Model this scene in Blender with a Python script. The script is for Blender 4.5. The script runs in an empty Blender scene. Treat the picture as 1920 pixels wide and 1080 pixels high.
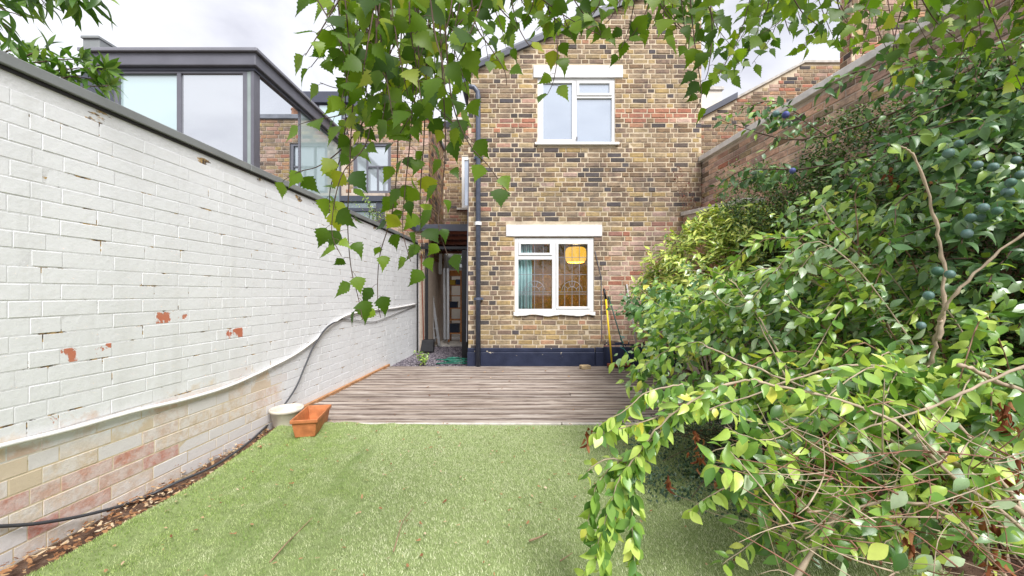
import bpy, bmesh, math, random
import numpy as np
from mathutils import Vector, Matrix, Euler

random.seed(11); rng = np.random.default_rng(11)
S = bpy.context.scene
C = S.collection
R = math.radians

# ------------------------------------------------------------------ camera
F, CX, CY, H = 730.0, 960.0, 550.0, 1.127      # focal length in pixels of a 1920 wide picture, horizon, eye height
cd = bpy.data.cameras.new('camera'); cam = bpy.data.objects.new('camera', cd); C.objects.link(cam)
cam.location = (0, 0, H); cam.rotation_euler = (R(90), 0, 0)
cd.sensor_width = 36; cd.lens = F / 1920 * 36; cd.shift_y = (CY - 540) / 1920
cd.clip_start = 0.05; cd.clip_end = 500
S.camera = cam

# ------------------------------------------------------------------ sky, sun, exposure
SUN_EL, SUN_AZ = 50, 153                          # azimuth clockwise from +Y: behind the camera, to the right
w = bpy.data.worlds.new("World"); S.world = w; w.use_nodes = True
nt = w.node_tree; nt.nodes.clear()
def wn(t): return nt.nodes.new(t)
sky = wn('ShaderNodeTexSky'); sky.sky_type = 'NISHITA'; sky.sun_disc = False
sky.sun_elevation = R(SUN_EL); sky.sun_rotation = R(SUN_AZ); sky.dust_density = 2.0
tc = wn('ShaderNodeTexCoord')
sep = wn('ShaderNodeSeparateXYZ'); nt.links.new(tc.outputs['Generated'], sep.inputs[0])
# clouds live on a flat layer: direction divided by its height
add = wn('ShaderNodeMath'); add.operation = 'ADD'; add.inputs[1].default_value = 0.25
ab = wn('ShaderNodeMath'); ab.operation = 'ABSOLUTE'
nt.links.new(sep.outputs[2], ab.inputs[0]); nt.links.new(ab.outputs[0], add.inputs[0])
dv = wn('ShaderNodeVectorMath'); dv.operation = 'DIVIDE'
cmb = wn('ShaderNodeCombineXYZ')
for i in range(3): nt.links.new(add.outputs[0], cmb.inputs[i])
nt.links.new(tc.outputs['Generated'], dv.inputs[0]); nt.links.new(cmb.outputs[0], dv.inputs[1])
n1 = wn('ShaderNodeTexNoise'); n1.inputs['Scale'].default_value = 1.9; n1.inputs['Detail'].default_value = 7
n1.inputs['Roughness'].default_value = 0.5; n1.inputs['Distortion'].default_value = 0.5
nt.links.new(dv.outputs[0], n1.inputs['Vector'])
cr = wn('ShaderNodeValToRGB'); e = cr.color_ramp.elements
e[0].position = 0.36; e[0].color = (2.3, 2.3, 2.52, 1); e[1].position = 0.58; e[1].color = (3.45, 3.45, 3.6, 1)
nt.links.new(n1.outputs['Fac'], cr.inputs[0])
mx = wn('ShaderNodeMixRGB'); mx.inputs[0].default_value = 0.93
nt.links.new(sky.outputs[0], mx.inputs[1]); nt.links.new(cr.outputs[0], mx.inputs[2])
bg = wn('ShaderNodeBackground'); bg.inputs[1].default_value = 0.1
nt.links.new(mx.outputs[0], bg.inputs[0])
wo = wn('ShaderNodeOutputWorld'); nt.links.new(bg.outputs[0], wo.inputs[0])

ld = bpy.data.lights.new('sun', 'SUN'); ld.energy = 1.5; ld.angle = R(28); ld.color = (1, 0.99, 0.975)
sun = bpy.data.objects.new('sun', ld); C.objects.link(sun)
sv = Vector((math.sin(R(SUN_AZ)) * math.cos(R(SUN_EL)), math.cos(R(SUN_AZ)) * math.cos(R(SUN_EL)), math.sin(R(SUN_EL))))
sun.rotation_euler = sv.to_track_quat('Z', 'Y').to_euler(); sun.location = sv * 30

S.view_settings.view_transform = 'Standard'; S.view_settings.look = 'None'
S.view_settings.gamma = 1; S.view_settings.use_curve_mapping = False
S.view_settings.exposure = 1.84
cy = S.cycles
cy.max_bounces = 8; cy.diffuse_bounces = 3; cy.glossy_bounces = 4; cy.transmission_bounces = 4; cy.transparent_max_bounces = 10
cy.use_denoising = True
cy.sample_clamp_indirect = 6

# ------------------------------------------------------------------ pixel helpers: a pixel of the photograph at depth Y
def P(px, py, Y): return Vector(((px - CX) / F * Y, Y, H - (py - CY) / F * Y))
def ground(px, py, z=0.0):
    Y = (H - z) * F / (py - CY); return Vector(((px - CX) / F * Y, Y, z))
def proj(p):
    y = max(p[1], 0.05); return (CX + p[0] / y * F, CY - (p[2] - H) / y * F)

# ------------------------------------------------------------------ object helpers
class MB:
    def __init__(s): s.v = []; s.f = []; s.m = []
    def add(s, vs, fs, mi=0):
        o = len(s.v); s.v += [tuple(q) for q in vs]; s.f += [tuple(i + o for i in q) for q in fs]; s.m += [mi] * len(fs); return s
    def box(s, x0, x1, y0, y1, z0, z1, mi=0):
        v = [(x0,y0,z0),(x1,y0,z0),(x1,y1,z0),(x0,y1,z0),(x0,y0,z1),(x1,y0,z1),(x1,y1,z1),(x0,y1,z1)]
        return s.add(v, [(0,3,2,1),(4,5,6,7),(0,1,5,4),(1,2,6,5),(2,3,7,6),(3,0,4,7)], mi)
    def obox(s, c, size, M=None, mi=0):
        M = M or Matrix.Identity(3); c = Vector(c); v = []
        for z in (-1, 1):
            for (x, y) in ((-1,-1),(1,-1),(1,1),(-1,1)): v.append(c + M @ Vector((x*size[0]/2, y*size[1]/2, z*size[2]/2)))
        return s.add(v, [(0,3,2,1),(4,5,6,7),(0,1,5,4),(1,2,6,5),(2,3,7,6),(3,0,4,7)], mi)
    def bar(s, a, b, wd, th, side=None, mi=0):
        a = Vector(a); b = Vector(b); d = b - a; L = d.length; d.normalize()
        sd = Vector(side) if side else (Vector((0,0,1)) if abs(d.z) < .9 else Vector((1,0,0)))
        x = sd - d * sd.dot(d); x.normalize(); y = d.cross(x)
        M = Matrix((x, y, d)).transposed()
        return s.obox((a + b) / 2, (wd, th, L), M, mi)
    def tube(s, pts, r, n=6, cap=True, mi=0):
        pts = [Vector(p) for p in pts]; k = len(pts)
        rs = r if isinstance(r, (list, tuple)) else [r] * k
        if len(rs) == 2 and k != 2: rs = [rs[0] + (rs[1] - rs[0]) * i / (k - 1) for i in range(k)]
        up = None; vs = []
        for i in range(k):
            t = (pts[min(i+1, k-1)] - pts[max(i-1, 0)])
            if t.length < 1e-9: t = Vector((0,0,1))
            t.normalize()
            if up is None: up = Vector((0,0,1)) if abs(t.z) < .9 else Vector((1,0,0))
            x = up - t * up.dot(t)
            if x.length < 1e-6: x = t.orthogonal()
            x.normalize(); y = t.cross(x); up = x
            for j in range(n):
                a = 2 * math.pi * j / n; vs.append(pts[i] + (x * math.cos(a) + y * math.sin(a)) * rs[i])
        fs = []
        for i in range(k - 1):
            for j in range(n): fs.append((i*n+j, i*n+(j+1)%n, (i+1)*n+(j+1)%n, (i+1)*n+j))
        if cap: fs.append(tuple(range(n-1, -1, -1))); fs.append(tuple((k-1)*n + j for j in range(n)))
        return s.add(vs, fs, mi)
    def lathe(s, c, prof, n=20, mi=0):
        vs = []; fs = []; k = len(prof)
        for (r, z) in prof:
            for j in range(n):
                a = 2*math.pi*j/n; vs.append((c[0]+r*math.cos(a), c[1]+r*math.sin(a), c[2]+z))
        for i in range(k-1):
            for j in range(n): fs.append((i*n+j, i*n+(j+1)%n, (i+1)*n+(j+1)%n, (i+1)*n+j))
        return s.add(vs, fs, mi)
    def prism(s, poly, d, mi=0):
        """poly: points of one face, d: offset vector to the other face"""
        n = len(poly); d = Vector(d); v = [Vector(p) for p in poly] + [Vector(p) + d for p in poly]
        return s.add(v, [tuple(range(n)), tuple(range(2*n-1, n-1, -1))] + [(i, i+n, (i+1)%n+n, (i+1)%n) for i in range(n)], mi)
    def build(s, name, mats, parent=None, smooth=False, bevel=0, kind=None):
        base = Vector(base_of(parent))
        me = bpy.data.meshes.new(name)
        me.from_pydata([tuple(Vector(q) - base) for q in s.v], [], s.f)
        mats = mats if isinstance(mats, (list, tuple)) else [mats]
        for m in mats: me.materials.append(m)
        if len(mats) > 1: me.polygons.foreach_set('material_index', s.m)
        me.update()
        bm = bmesh.new(); bm.from_mesh(me); bmesh.ops.recalc_face_normals(bm, faces=bm.faces); bm.to_mesh(me); bm.free()
        if smooth: me.polygons.foreach_set('use_smooth', [True] * len(me.polygons))
        o = bpy.data.objects.new(name, me); C.objects.link(o)
        if parent: o.parent = parent
        if bevel:
            b = o.modifiers.new('bevel', 'BEVEL'); b.width = bevel; b.segments = 2; b.limit_method = 'ANGLE'; b.angle_limit = R(40)
        if kind: o['kind'] = kind
        return o

def base_of(p):
    b = Vector((0,0,0))
    while p is not None: b = b + p.location; p = p.parent
    return b
def thing(name, label, cat, loc=(0,0,0), group=None):
    o = bpy.data.objects.new(name, None); o.empty_display_size = .1; C.objects.link(o); o.location = loc
    return tag(o, label, cat, group)
def tag(o, label=None, cat=None, group=None, kind=None):
    if label: o['label'] = label
    if cat: o['category'] = cat
    if group: o['group'] = group
    if kind: o['kind'] = kind
    return o
def inst(name, me, parent, M):
    """a part that shares mesh data; M is a world matrix"""
    o = bpy.data.objects.new(name, me); C.objects.link(o); o.parent = parent
    M = M.copy(); M.translation = M.translation - base_of(parent)
    o.matrix_basis = M
    return o
def big_mesh(name, V, faces, mats, parent=None, mi=None, smooth=False, kind=None):
    """V (n,3) world; faces: list of (k,m) int arrays"""
    V = np.asarray(V, dtype=np.float32) - np.array(base_of(parent), dtype=np.float32)
    me = bpy.data.meshes.new(name)
    loops = np.concatenate([f.ravel() for f in faces]); tot = np.concatenate([np.full(len(f), f.shape[1]) for f in faces])
    me.vertices.add(len(V)); me.vertices.foreach_set('co', V.ravel())
    me.loops.add(len(loops)); me.loops.foreach_set('vertex_index', loops.astype(np.int32))
    me.polygons.add(len(tot)); st = np.concatenate([[0], np.cumsum(tot)[:-1]])
    me.polygons.foreach_set('loop_start', st.astype(np.int32)); me.polygons.foreach_set('loop_total', tot.astype(np.int32))
    mats = mats if isinstance(mats, (list, tuple)) else [mats]
    for m in mats: me.materials.append(m)
    if mi is not None: me.polygons.foreach_set('material_index', np.asarray(mi, dtype=np.int32))
    me.polygons.foreach_set('use_smooth', np.full(len(tot), bool(smooth)))
    me.update(calc_edges=True); me.validate()
    o = bpy.data.objects.new(name, me); C.objects.link(o)
    if parent: o.parent = parent
    if kind: o['kind'] = kind
    return o

# ------------------------------------------------------------------ material helpers
class Mat:
    def __init__(s, name, rough=.7, spec=.3):
        s.m = bpy.data.materials.new(name); s.m.use_nodes = True; s.nt = s.m.node_tree
        s.b = s.nt.nodes['Principled BSDF']; s.out = s.nt.nodes['Material Output']
        s.b.inputs['Roughness'].default_value = rough; s.b.inputs['Specular IOR Level'].default_value = spec
    def n(s, t, **k):
        q = s.nt.nodes.new(t)
        for a, b in k.items(): setattr(q, a, b)
        return q
    def l(s, a, b): s.nt.links.new(a, b)
    def put(s, sock, v):
        if hasattr(v, 'is_output'): s.l(v, sock)
        elif isinstance(v, (tuple, list)) and len(v) == 3 and sock.type == 'RGBA': sock.default_value = (*v, 1)
        else: sock.default_value = v
    def math(s, op, a, b=0.0, clamp=False):
        q = s.n('ShaderNodeMath', operation=op, use_clamp=clamp); s.put(q.inputs[0], a); s.put(q.inputs[1], b); return q.outputs[0]
    def pos(s): return s.n('ShaderNodeNewGeometry').outputs['Position']
    def objco(s): return s.n('ShaderNodeTexCoord').outputs['Object']
    def scale(s, v, sc):
        q = s.n('ShaderNodeMapping'); s.l(v, q.inputs[0]); q.inputs['Scale'].default_value = sc; return q.outputs[0]
    def noise(s, scale, detail=4, co=None, rough=.55, dist=0):
        q = s.n('ShaderNodeTexNoise'); q.inputs['Scale'].default_value = scale; q.inputs['Detail'].default_value = detail
        q.inputs['Roughness'].default_value = rough; q.inputs['Distortion'].default_value = dist
        s.l(co if co is not None else s.pos(), q.inputs['Vector']); return q.outputs['Fac']
    def ramp(s, fac, stops, interp='LINEAR'):
        q = s.n('ShaderNodeValToRGB'); cr = q.color_ramp; cr.interpolation = interp
        while len(cr.elements) < len(stops): cr.elements.new(.5)
        for e, (p, c) in zip(cr.elements, stops):
            e.position = p; e.color = (*c, 1) if isinstance(c, (tuple, list)) else (c, c, c, 1)
        s.put(q.inputs[0], fac); return q.outputs[0]
    def mix(s, fac, a, b, mode='MIX'):
        q = s.n('ShaderNodeMixRGB', blend_type=mode); s.put(q.inputs[0], fac); s.put(q.inputs[1], a); s.put(q.inputs[2], b); return q.outputs[0]
    def rnd(s):
        a = s.n('ShaderNodeObjectInfo').outputs['Random']; b = s.n('ShaderNodeNewGeometry').outputs['Random Per Island']
        return s.math('FRACT', s.math('ADD', a, b))
    def color(s, c): s.put(s.b.inputs['Base Color'], c); return s
    def bump(s, h, strength=.3, dist=.01):
        q = s.n('ShaderNodeBump'); q.inputs['Strength'].default_value = strength; q.inputs['Distance'].default_value = dist
        s.l(h, q.inputs['Height']); s.l(q.outputs[0], s.b.inputs['Normal']); return s

def plain(name, c, rough=.6, spec=.3, var=.12, sc=18, metal=0, bump=.15):
    m = Mat(name, rough, spec); nz = m.noise(sc, 5)
    lo = tuple(x * (1 - var) for x in c); hi = tuple(min(1, x * (1 + var)) for x in c)
    m.color(m.ramp(nz, [(.3, lo), (.7, hi)])); m.b.inputs['Metallic'].default_value = metal
    if bump: m.bump(m.noise(sc * 5, 4), bump, .004)
    return m.m

def weather(m):
    co = m.scale(m.pos(), (1.6, 1.6, .7)); a = m.ramp(m.noise(1.3, 6, co, .62), [(.46, 0.0), (.66, .34)])
    sp = m.n('ShaderNodeSeparateXYZ'); m.l(m.pos(), sp.inputs[0])          # soot belt between the two storeys
    belt = m.ramp(sp.outputs[2], [(0, 0.0), (1, 0.0)]); q = m.math('ABSOLUTE', m.math('SUBTRACT', sp.outputs[2], 2.65))
    belt = m.math('MULTIPLY', m.ramp(q, [(.25, 1.0), (.75, 0.0)]), m.ramp(m.noise(3.2, 6, m.scale(m.pos(), (1, 1, 1.6)), .65), [(.42, 0.0), (.62, .55)]))
    return m.math('MAXIMUM', a, belt)
def brick_mat(name, cols, soot=.35, soot_col=(.05,.045,.05), rough=.85):
    m = Mat(name, rough, .2); r = m.rnd()
    base = m.ramp(r, [((i + .5) / len(cols), c) for i, c in enumerate(cols)])
    n_ = m.noise(19, 7, m.scale(m.pos(), (.8, .8, 1.6)), .7); base = m.mix(.85, base, m.ramp(n_, [(.3, .5), (.7, 1.3)]), 'MULTIPLY')
    big = m.noise(9, 5, rough=.7); base = m.mix(m.math('MULTIPLY', m.ramp(big, [(.47, 0.0), (.66, 1.0)]), soot), base, soot_col)
    base = m.mix(weather(m), base, (.10,.085,.075))
    m.color(base); m.bump(m.noise(70, 6, rough=.7), .6, .007); return m.m

B_YELLOW = brick_mat('yellow_stock_brick', [(.43,.30,.13), (.48,.34,.16), (.39,.29,.16), (.45,.34,.20)], .30)
B_TAN    = brick_mat('tan_stock_brick', [(.33,.24,.15), (.37,.275,.18), (.29,.205,.14), (.35,.25,.16)], .5)
B_BROWN  = brick_mat('brown_stock_brick', [(.23,.15,.09), (.29,.195,.115), (.25,.17,.125), (.30,.21,.15)], .55)
B_DARK   = brick_mat('sooty_brick', [(.075,.066,.066), (.11,.09,.08), (.14,.105,.085), (.10,.088,.095)], .4)
B_RED    = brick_mat('red_brick', [(.42,.17,.11), (.40,.19,.13), (.45,.20,.12), (.36,.18,.14)], .2)
B_PINK   = brick_mat('pink_brick', [(.50,.32,.25), (.54,.38,.30), (.46,.31,.26), (.50,.29,.21)], .25, (.16,.12,.11))
B_ORANGE = brick_mat('orange_brick', [(.45,.25,.14), (.48,.29,.18), (.42,.21,.13), (.44,.31,.19)], .22, (.14,.10,.08))
B_SALMON = brick_mat('salmon_brick', [(.68,.42,.29), (.72,.47,.34), (.64,.37,.26), (.68,.48,.34)], .15, (.2,.13,.1))
BRICKS = [B_YELLOW, B_TAN, B_BROWN, B_DARK, B_RED, B_PINK, B_ORANGE]

def mortar_mat(name, c1, c2, dark=.25):
    m = Mat(name, .9, .15); col = m.ramp(m.noise(22, 6), [(.3, c1), (.7, c2)])
    col = m.mix(m.ramp(m.noise(4, 5, rough=.7), [(.52, 0.0), (.72, dark)]), col, (.09,.075,.065))
    col = m.mix(weather(m), col, (.16,.13,.11))
    m.color(col); m.bump(m.noise(120, 4), .5, .004); return m.m
M_MORTAR = mortar_mat('lime_mortar', (.54,.44,.31), (.67,.57,.43))
M_MORTAR_PINK = mortar_mat('pale_mortar', (.52,.42,.34), (.62,.53,.45), .15)

# white painted brick: coats of paint, small flakes gone
def lowmask(m):
    sp = m.n('ShaderNodeSeparateXYZ'); m.l(m.pos(), sp.inputs[0])
    lim = m.math('ADD', sp.outputs[2], m.math('MULTIPLY', m.math('SUBTRACT', m.noise(3.5, 7, rough=.68), .5), .75))
    near = m.ramp(m.math('MULTIPLY', sp.outputs[1], .1), [(.335, 1.0), (.345, 0.0)])
    return m.math('MULTIPLY', m.ramp(lim, [(.40, 1.0), (.50, 0.0)]), near)
def paint_mat(name, flake, fsc=17, lowwear=True, white=(.78,.787,.80), under=((.50,.22,.13), (.55,.42,.26))):
    m = Mat(name, .62, .3)
    base = m.ramp(m.noise(2.3, 5, rough=.6), [(.32, tuple(x*.93 for x in white)), (.68, white)])
    base = m.mix(m.ramp(m.noise(11, 6, rough=.7), [(.55, 0.0), (.75, .35)]), base, (.70,.67,.64))
    und = m.ramp(m.noise(5, 2), [(.4, under[0]), (.6, under[1])])
    if lowwear:
        low = lowmask(m); buff = m.ramp(m.rnd(), [(.2, (.65,.54,.40)), (.5, (.68,.57,.44)), (.8, (.64,.48,.39))])
        base = m.mix(low, base, buff)
        drip = m.ramp(m.noise(2.0, 5, m.scale(m.pos(), (3, 3.4, .25)), .6), [(.52, 0.0), (.72, .22)])
        base = m.mix(drip, base, (.47,.46,.42))
    fl = m.ramp(m.noise(fsc, 7, rough=.68, dist=.4), [(flake, 0.0), (flake + .018, 1.0)])
    m.color(m.mix(fl, base, und))
    h = m.math('SUBTRACT', m.noise(26, 5, rough=.6), m.math('MULTIPLY', fl, .6)); m.bump(h, .4, .005); return m.m
W_CLEAN = paint_mat('white_painted_brick', .765)
W_CHIP = paint_mat('chipped_white_brick', .53, 9, under=((.52,.17,.10), (.55,.22,.14)))
W_LILAC = paint_mat('faded_lilac_paint', .64, 17, False, (.73,.70,.69), ((.55,.33,.28), (.60,.50,.38)))
def worn_mat(name, cols, paint=.35):
    m = Mat(name, .8, .2); base = m.ramp(m.rnd(), [((i + .5) / len(cols), c) for i, c in enumerate(cols)])
    base = m.mix(.4, base, m.ramp(m.noise(30, 6), [(.3, .7), (.7, 1.2)]), 'MULTIPLY')
    base = m.mix(m.ramp(m.noise(14, 6, rough=.7), [(.42, paint), (.62, 0.0)]), base, (.74,.71,.69))
    base = m.mix(m.math('SUBTRACT', 1.0, lowmask(m)), base, (.76,.765,.775))
    m.color(base); m.bump(m.noise(60, 5), .4, .005); return m.m
W_BUFF = worn_mat('worn_buff_brick', [(.64,.52,.39), (.67,.55,.42), (.65,.50,.41), (.66,.54,.44)], .75)
W_ROSE = worn_mat('worn_rose_brick', [(.55,.25,.18), (.58,.33,.25), (.52,.21,.16), (.60,.40,.32)], .55)
def joint_mat():
    m = Mat('painted_joint', .8, .2)
    base = m.ramp(m.noise(6, 5), [(.3, (.64,.64,.645)), (.7, (.71,.715,.73))])
    co = m.scale(m.pos(), (1, 3.2, 9))
    gap = m.ramp(m.noise(1.5, 7, co, .62), [(.592, 0.0), (.62, 1.0)])
    hole = m.ramp(m.noise(40, 3), [(.42, (.08,.06,.05)), (.58, (.45,.30,.13))])
    base = m.mix(gap, base, hole)
    sepz = m.n('ShaderNodeSeparateXYZ'); m.l(m.pos(), sepz.inputs[0])
    lim = m.math('ADD', sepz.outputs[2], m.math('MULTIPLY', m.noise(2.2, 4), .5))
    far = m.ramp(sepz.outputs[1], [(0.0, 0.0), (1.0, 0.0)])
    ylow = m.math('LESS_THAN', sepz.outputs[1], 3.42)
    low = m.math('MULTIPLY', m.ramp(lim, [(.62, 1.0), (.76, 0.0)]), ylow)
    m.color(m.mix(low, base, m.ramp(m.noise(9, 5), [(.35, (.60,.49,.31)), (.65, (.69,.60,.45))])))
    m.bump(m.noise(50, 5), .5, .005); return m.m
W_JOINT = joint_mat()

# ------------------------------------------------------------------ brick courses
def brick_template(name, lx, lz, depth, ch, cx=None):
    """front face towards -Y, centred in x and z, front at y=0"""
    a, b = lx / 2, lz / 2; cx = ch if cx is None else cx
    v = [(-a+cx,0,-b+ch),(a-cx,0,-b+ch),(a-cx,0,b-ch),(-a+cx,0,b-ch),
         (-a,ch,-b),(a,ch,-b),(a,ch,b),(-a,ch,b),(-a,depth,-b),(a,depth,-b),(a,depth,b),(-a,depth,b)]
    f = [(0,1,2,3)] + [(i+4, (i+1)%4+4, (i+1)%4, i) for i in range(4)] + [(i+8, (i+1)%4+8, (i+1)%4+4, i+4) for i in range(4)]
    return np.array(v), np.array(f)
_tm = {}
def tmesh(L, hgt, depth, ch, mat, cx=None):
    k = (round(L, 3), hgt, depth, ch, cx, mat.name)
    if k not in _tm:
        v, f = brick_template('brick', L, hgt, depth, ch, cx)
        me = bpy.data.meshes.new('brick'); me.from_pydata(v.tolist(), [], f.tolist()); me.materials.append(mat); me.update(); _tm[k] = me
    return _tm[k]

def brick_face(parent, o, u, n, length, zmax, mats, cls, holes=(), n_ind=300, bond='flemish', course=.075, joint=.010, proud=.008,
               ch=.005, z0=0.0, under=None, seed=0, jit=.0015, shift=0.0, vis=None, jx=None, cx=None):
    """courses of bricks on the plane through o, running along u, facing n. holes: (u0,u1,z0,z1). cls(u,z,rand)->material index or None"""
    rd = random.Random(seed); u = Vector(u).normalized(); n = Vector(n).normalized(); o = Vector(o)
    Mx = Matrix((u, -n, Vector((0,0,1)))).transposed()
    if Mx.determinant() < 0: flip = True
    else: flip = False
    jx = joint if jx is None else jx; ST, HD = .225 - jx, .1125 - jx
    rows = int((zmax - z0) / course); out = []
    hb = course - joint
    for r in range(rows):
        zc = z0 + r * course + course / 2
        x = -rd.random() * .03 - (0 if r % 2 else (.108 if bond == 'stretcher' else .17)) + shift
        k = r % 2
        segs = []
        while x < length:
            if bond == 'flemish': L = ST if (k % 2 == 0) else HD
            elif bond == 'garden': L = ST if (k % 5) else HD
            else: L = ST
            segs.append((x, x + L)); x += L + jx; k += 1
        blk = sorted([(h[0], h[1]) for h in holes if h[2] - .03 < zc < h[3] + .03])
        for (a, b) in segs:
            parts = [(max(a, 0.0), min(b, length))]
            for (h0, h1) in blk:
                np_ = []
                for (p, q) in parts:
                    if q <= h0 or p >= h1: np_.append((p, q)); continue
                    if p < h0: np_.append((p, h0 - .004))
                    if q > h1: np_.append((h1 + .004, q))
                parts = np_
            for (p, q) in parts:
                if q - p < .035: continue
                if under and (under(p) < zc + hb/2 or under(q) < zc + hb/2): continue
                c = cls((p + q) / 2, zc, rd)
                if c is None: continue
                out.append(((p + q) / 2, zc, round((q - p) / .005) * .005 if q - p not in (ST, HD) else q - p, c))
    # the ones that show largest are parts of their own
    scored = []
    for i, (uc, zc, L, c) in enumerate(out):
        p = o + u * uc + Vector((0,0,zc))
        q0 = proj(p - u * L/2); q1 = proj(p + u * L/2); q2 = proj(p + Vector((0,0,hb)))
        ar = abs(q1[0] - q0[0]) * abs(q2[1] - proj(p)[1]) if p.y > .3 else 0
        if not (-20 < q0[0] < 1940 and -20 < q0[1] < 1100): ar = 0
        if vis and not vis(*proj(p)): ar *= .001
        scored.append((-ar, i))
    scored.sort(); ind = set(i for a, i in scored[:n_ind] if a < -.01)
    D = .03; VV = []; FF = []; MI = []
    for i, (uc, zc, L, c) in enumerate(out):
        p = o + u * uc + Vector((0,0,zc)) + n * (proud + rd.uniform(-jit, jit))
        rot = Euler((rd.uniform(-.012,.012)*jit/.0015, rd.uniform(-.006,.006), rd.uniform(-.01,.01)*jit/.0015)).to_matrix()
        M3 = Mx @ rot
        hh = hb
        if i in ind:
            M4 = M3.to_4x4(); M4.translation = p
            inst('brick', tmesh(L, hh, D, ch, mats[c], cx), parent, M4)
        else:
            v, f = brick_template('', L, hh, D, ch, cx)
            A = np.array(M3); VV.append(v @ A.T + np.array(p)); FF.append(f + 12 * len(FF)); MI += [c] * len(f)
    if VV:
        big_mesh('brick_courses', np.concatenate(VV), [np.concatenate(FF)], mats, parent, MI, kind='stuff')

def slab(u0, u1, zlo, zhi_poly): pass
# ================================================================== simple materials
M_NAVY = Mat('navy_masonry_paint', .5, .4)
_c = M_NAVY.ramp(M_NAVY.noise(7, 5), [(.3, (.013,.018,.042)), (.7, (.026,.033,.068))])
_p = M_NAVY.ramp(M_NAVY.noise(8, 5, rough=.6, dist=.6), [(.67, 0.0), (.685, 1.0)])
M_NAVY.color(M_NAVY.mix(_p, _c, (.55,.47,.35))); M_NAVY.bump(M_NAVY.noise(40, 5), .4, .006); M_NAVY = M_NAVY.m
M_WFRAME = plain('white_gloss_paint', (.74,.74,.74), .35, .45, .04, 9, bump=.08)
M_WOLD = Mat('flaking_white_paint', .6, .3)
_q = M_WOLD.ramp(M_WOLD.noise(38, 6, rough=.65), [(.63, 0.0), (.65, 1.0)])
M_WOLD.color(M_WOLD.mix(_q, (.78,.77,.75), (.35,.30,.24))); M_WOLD.bump(M_WOLD.noise(55, 5), .5, .006); M_WOLD = M_WOLD.m
M_LINTEL = plain('white_render', (.66,.65,.655), .65, .3, .09, 9, bump=.3)
M_ZINC = plain('grey_zinc', (.25,.265,.265), .45, .5, .1, 5, metal=.25, bump=.05)
M_CHAR = plain('charcoal_metal', (.135,.135,.16), .42, .5, .1, 4, metal=.1, bump=.05)
M_CHARD = plain('dark_blue_grey_metal', (.06,.065,.09), .4, .5, .1, 4, bump=.05)
M_PIPE = plain('blue_grey_pipe_paint', (.085,.10,.145), .38, .5, .2, 12, bump=.1)
M_LEAD = plain('lead_came', (.26,.27,.29), .45, .5, .1, 40, metal=.3, bump=0)
M_BLACK = plain('black_paint', (.015,.015,.018), .45, .4, .3, 20)
M_ALU = plain('dull_aluminium', (.55,.57,.60), .4, .5, .08, 20, metal=.5, bump=.05)
M_SLATE = plain('slate_roof', (.17,.18,.21), .6, .4, .3, 7)
M_CONC = plain('weathered_concrete', (.50,.47,.43), .85, .2, .22, 12, bump=.4)
M_WPLAST = plain('white_wall_paint', (.74,.74,.75), .7, .2, .05, 4)
M_CREAM = plain('cream_render', (.70,.64,.56), .8, .2, .08, 6)
M_SHELFW = plain('orange_brown_wood', (.50,.20,.06), .55, .3, .25, 25)
M_YELLOWP = plain('yellow_paint', (.80,.56,.015), .4, .4, .08, 30)
M_GREENP = plain('green_plastic', (.015,.14,.075), .4, .4, .15, 20)
M_TEALS = plain('teal_string', (.05,.30,.26), .7, .2, .15, 60)
M_GREYP = plain('grey_painted_wood', (.46,.44,.44), .6, .3, .1, 30)
M_TERRA = plain('terracotta_plastic', (.47,.17,.065), .55, .3, .26, 16, bump=.15)
M_CREAMPOT = plain('off_white_plastic', (.62,.57,.49), .5, .3, .18, 14)
M_REDROD = plain('red_brown_wood', (.22,.06,.03), .5, .3, .2, 30)

def brick_tex(name, c1, c2, mort, axis='x'):
    m = Mat(name, .85, .2); sp = m.n('ShaderNodeSeparateXYZ'); m.l(m.pos(), sp.inputs[0]); cb = m.n('ShaderNodeCombineXYZ')
    m.l(sp.outputs[0 if axis == 'x' else 1], cb.inputs[0]); m.l(sp.outputs[2], cb.inputs[1])
    t = m.n('ShaderNodeTexBrick'); m.l(cb.outputs[0], t.inputs['Vector']); t.inputs['Scale'].default_value = 1
    t.inputs['Brick Width'].default_value = .225; t.inputs['Row Height'].default_value = .075; t.inputs['Mortar Size'].default_value = .006
    for k, c in (('Color1', c1), ('Color2', c2), ('Mortar', mort)): t.inputs[k].default_value = (*c, 1)
    m.color(m.mix(.5, t.outputs['Color'], m.ramp(m.noise(6, 6), [(.3, .6), (.7, 1.3)]), 'MULTIPLY')); m.bump(t.outputs['Fac'], -.5, .008); return m.m
M_BTX_Y = brick_tex('brown_brick_side', (.36,.25,.13), (.20,.13,.09), (.46,.38,.28), 'y')
M_BTX_X = brick_tex('brown_brick_far', (.36,.25,.13), (.22,.14,.10), (.46,.38,.28), 'x')

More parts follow.
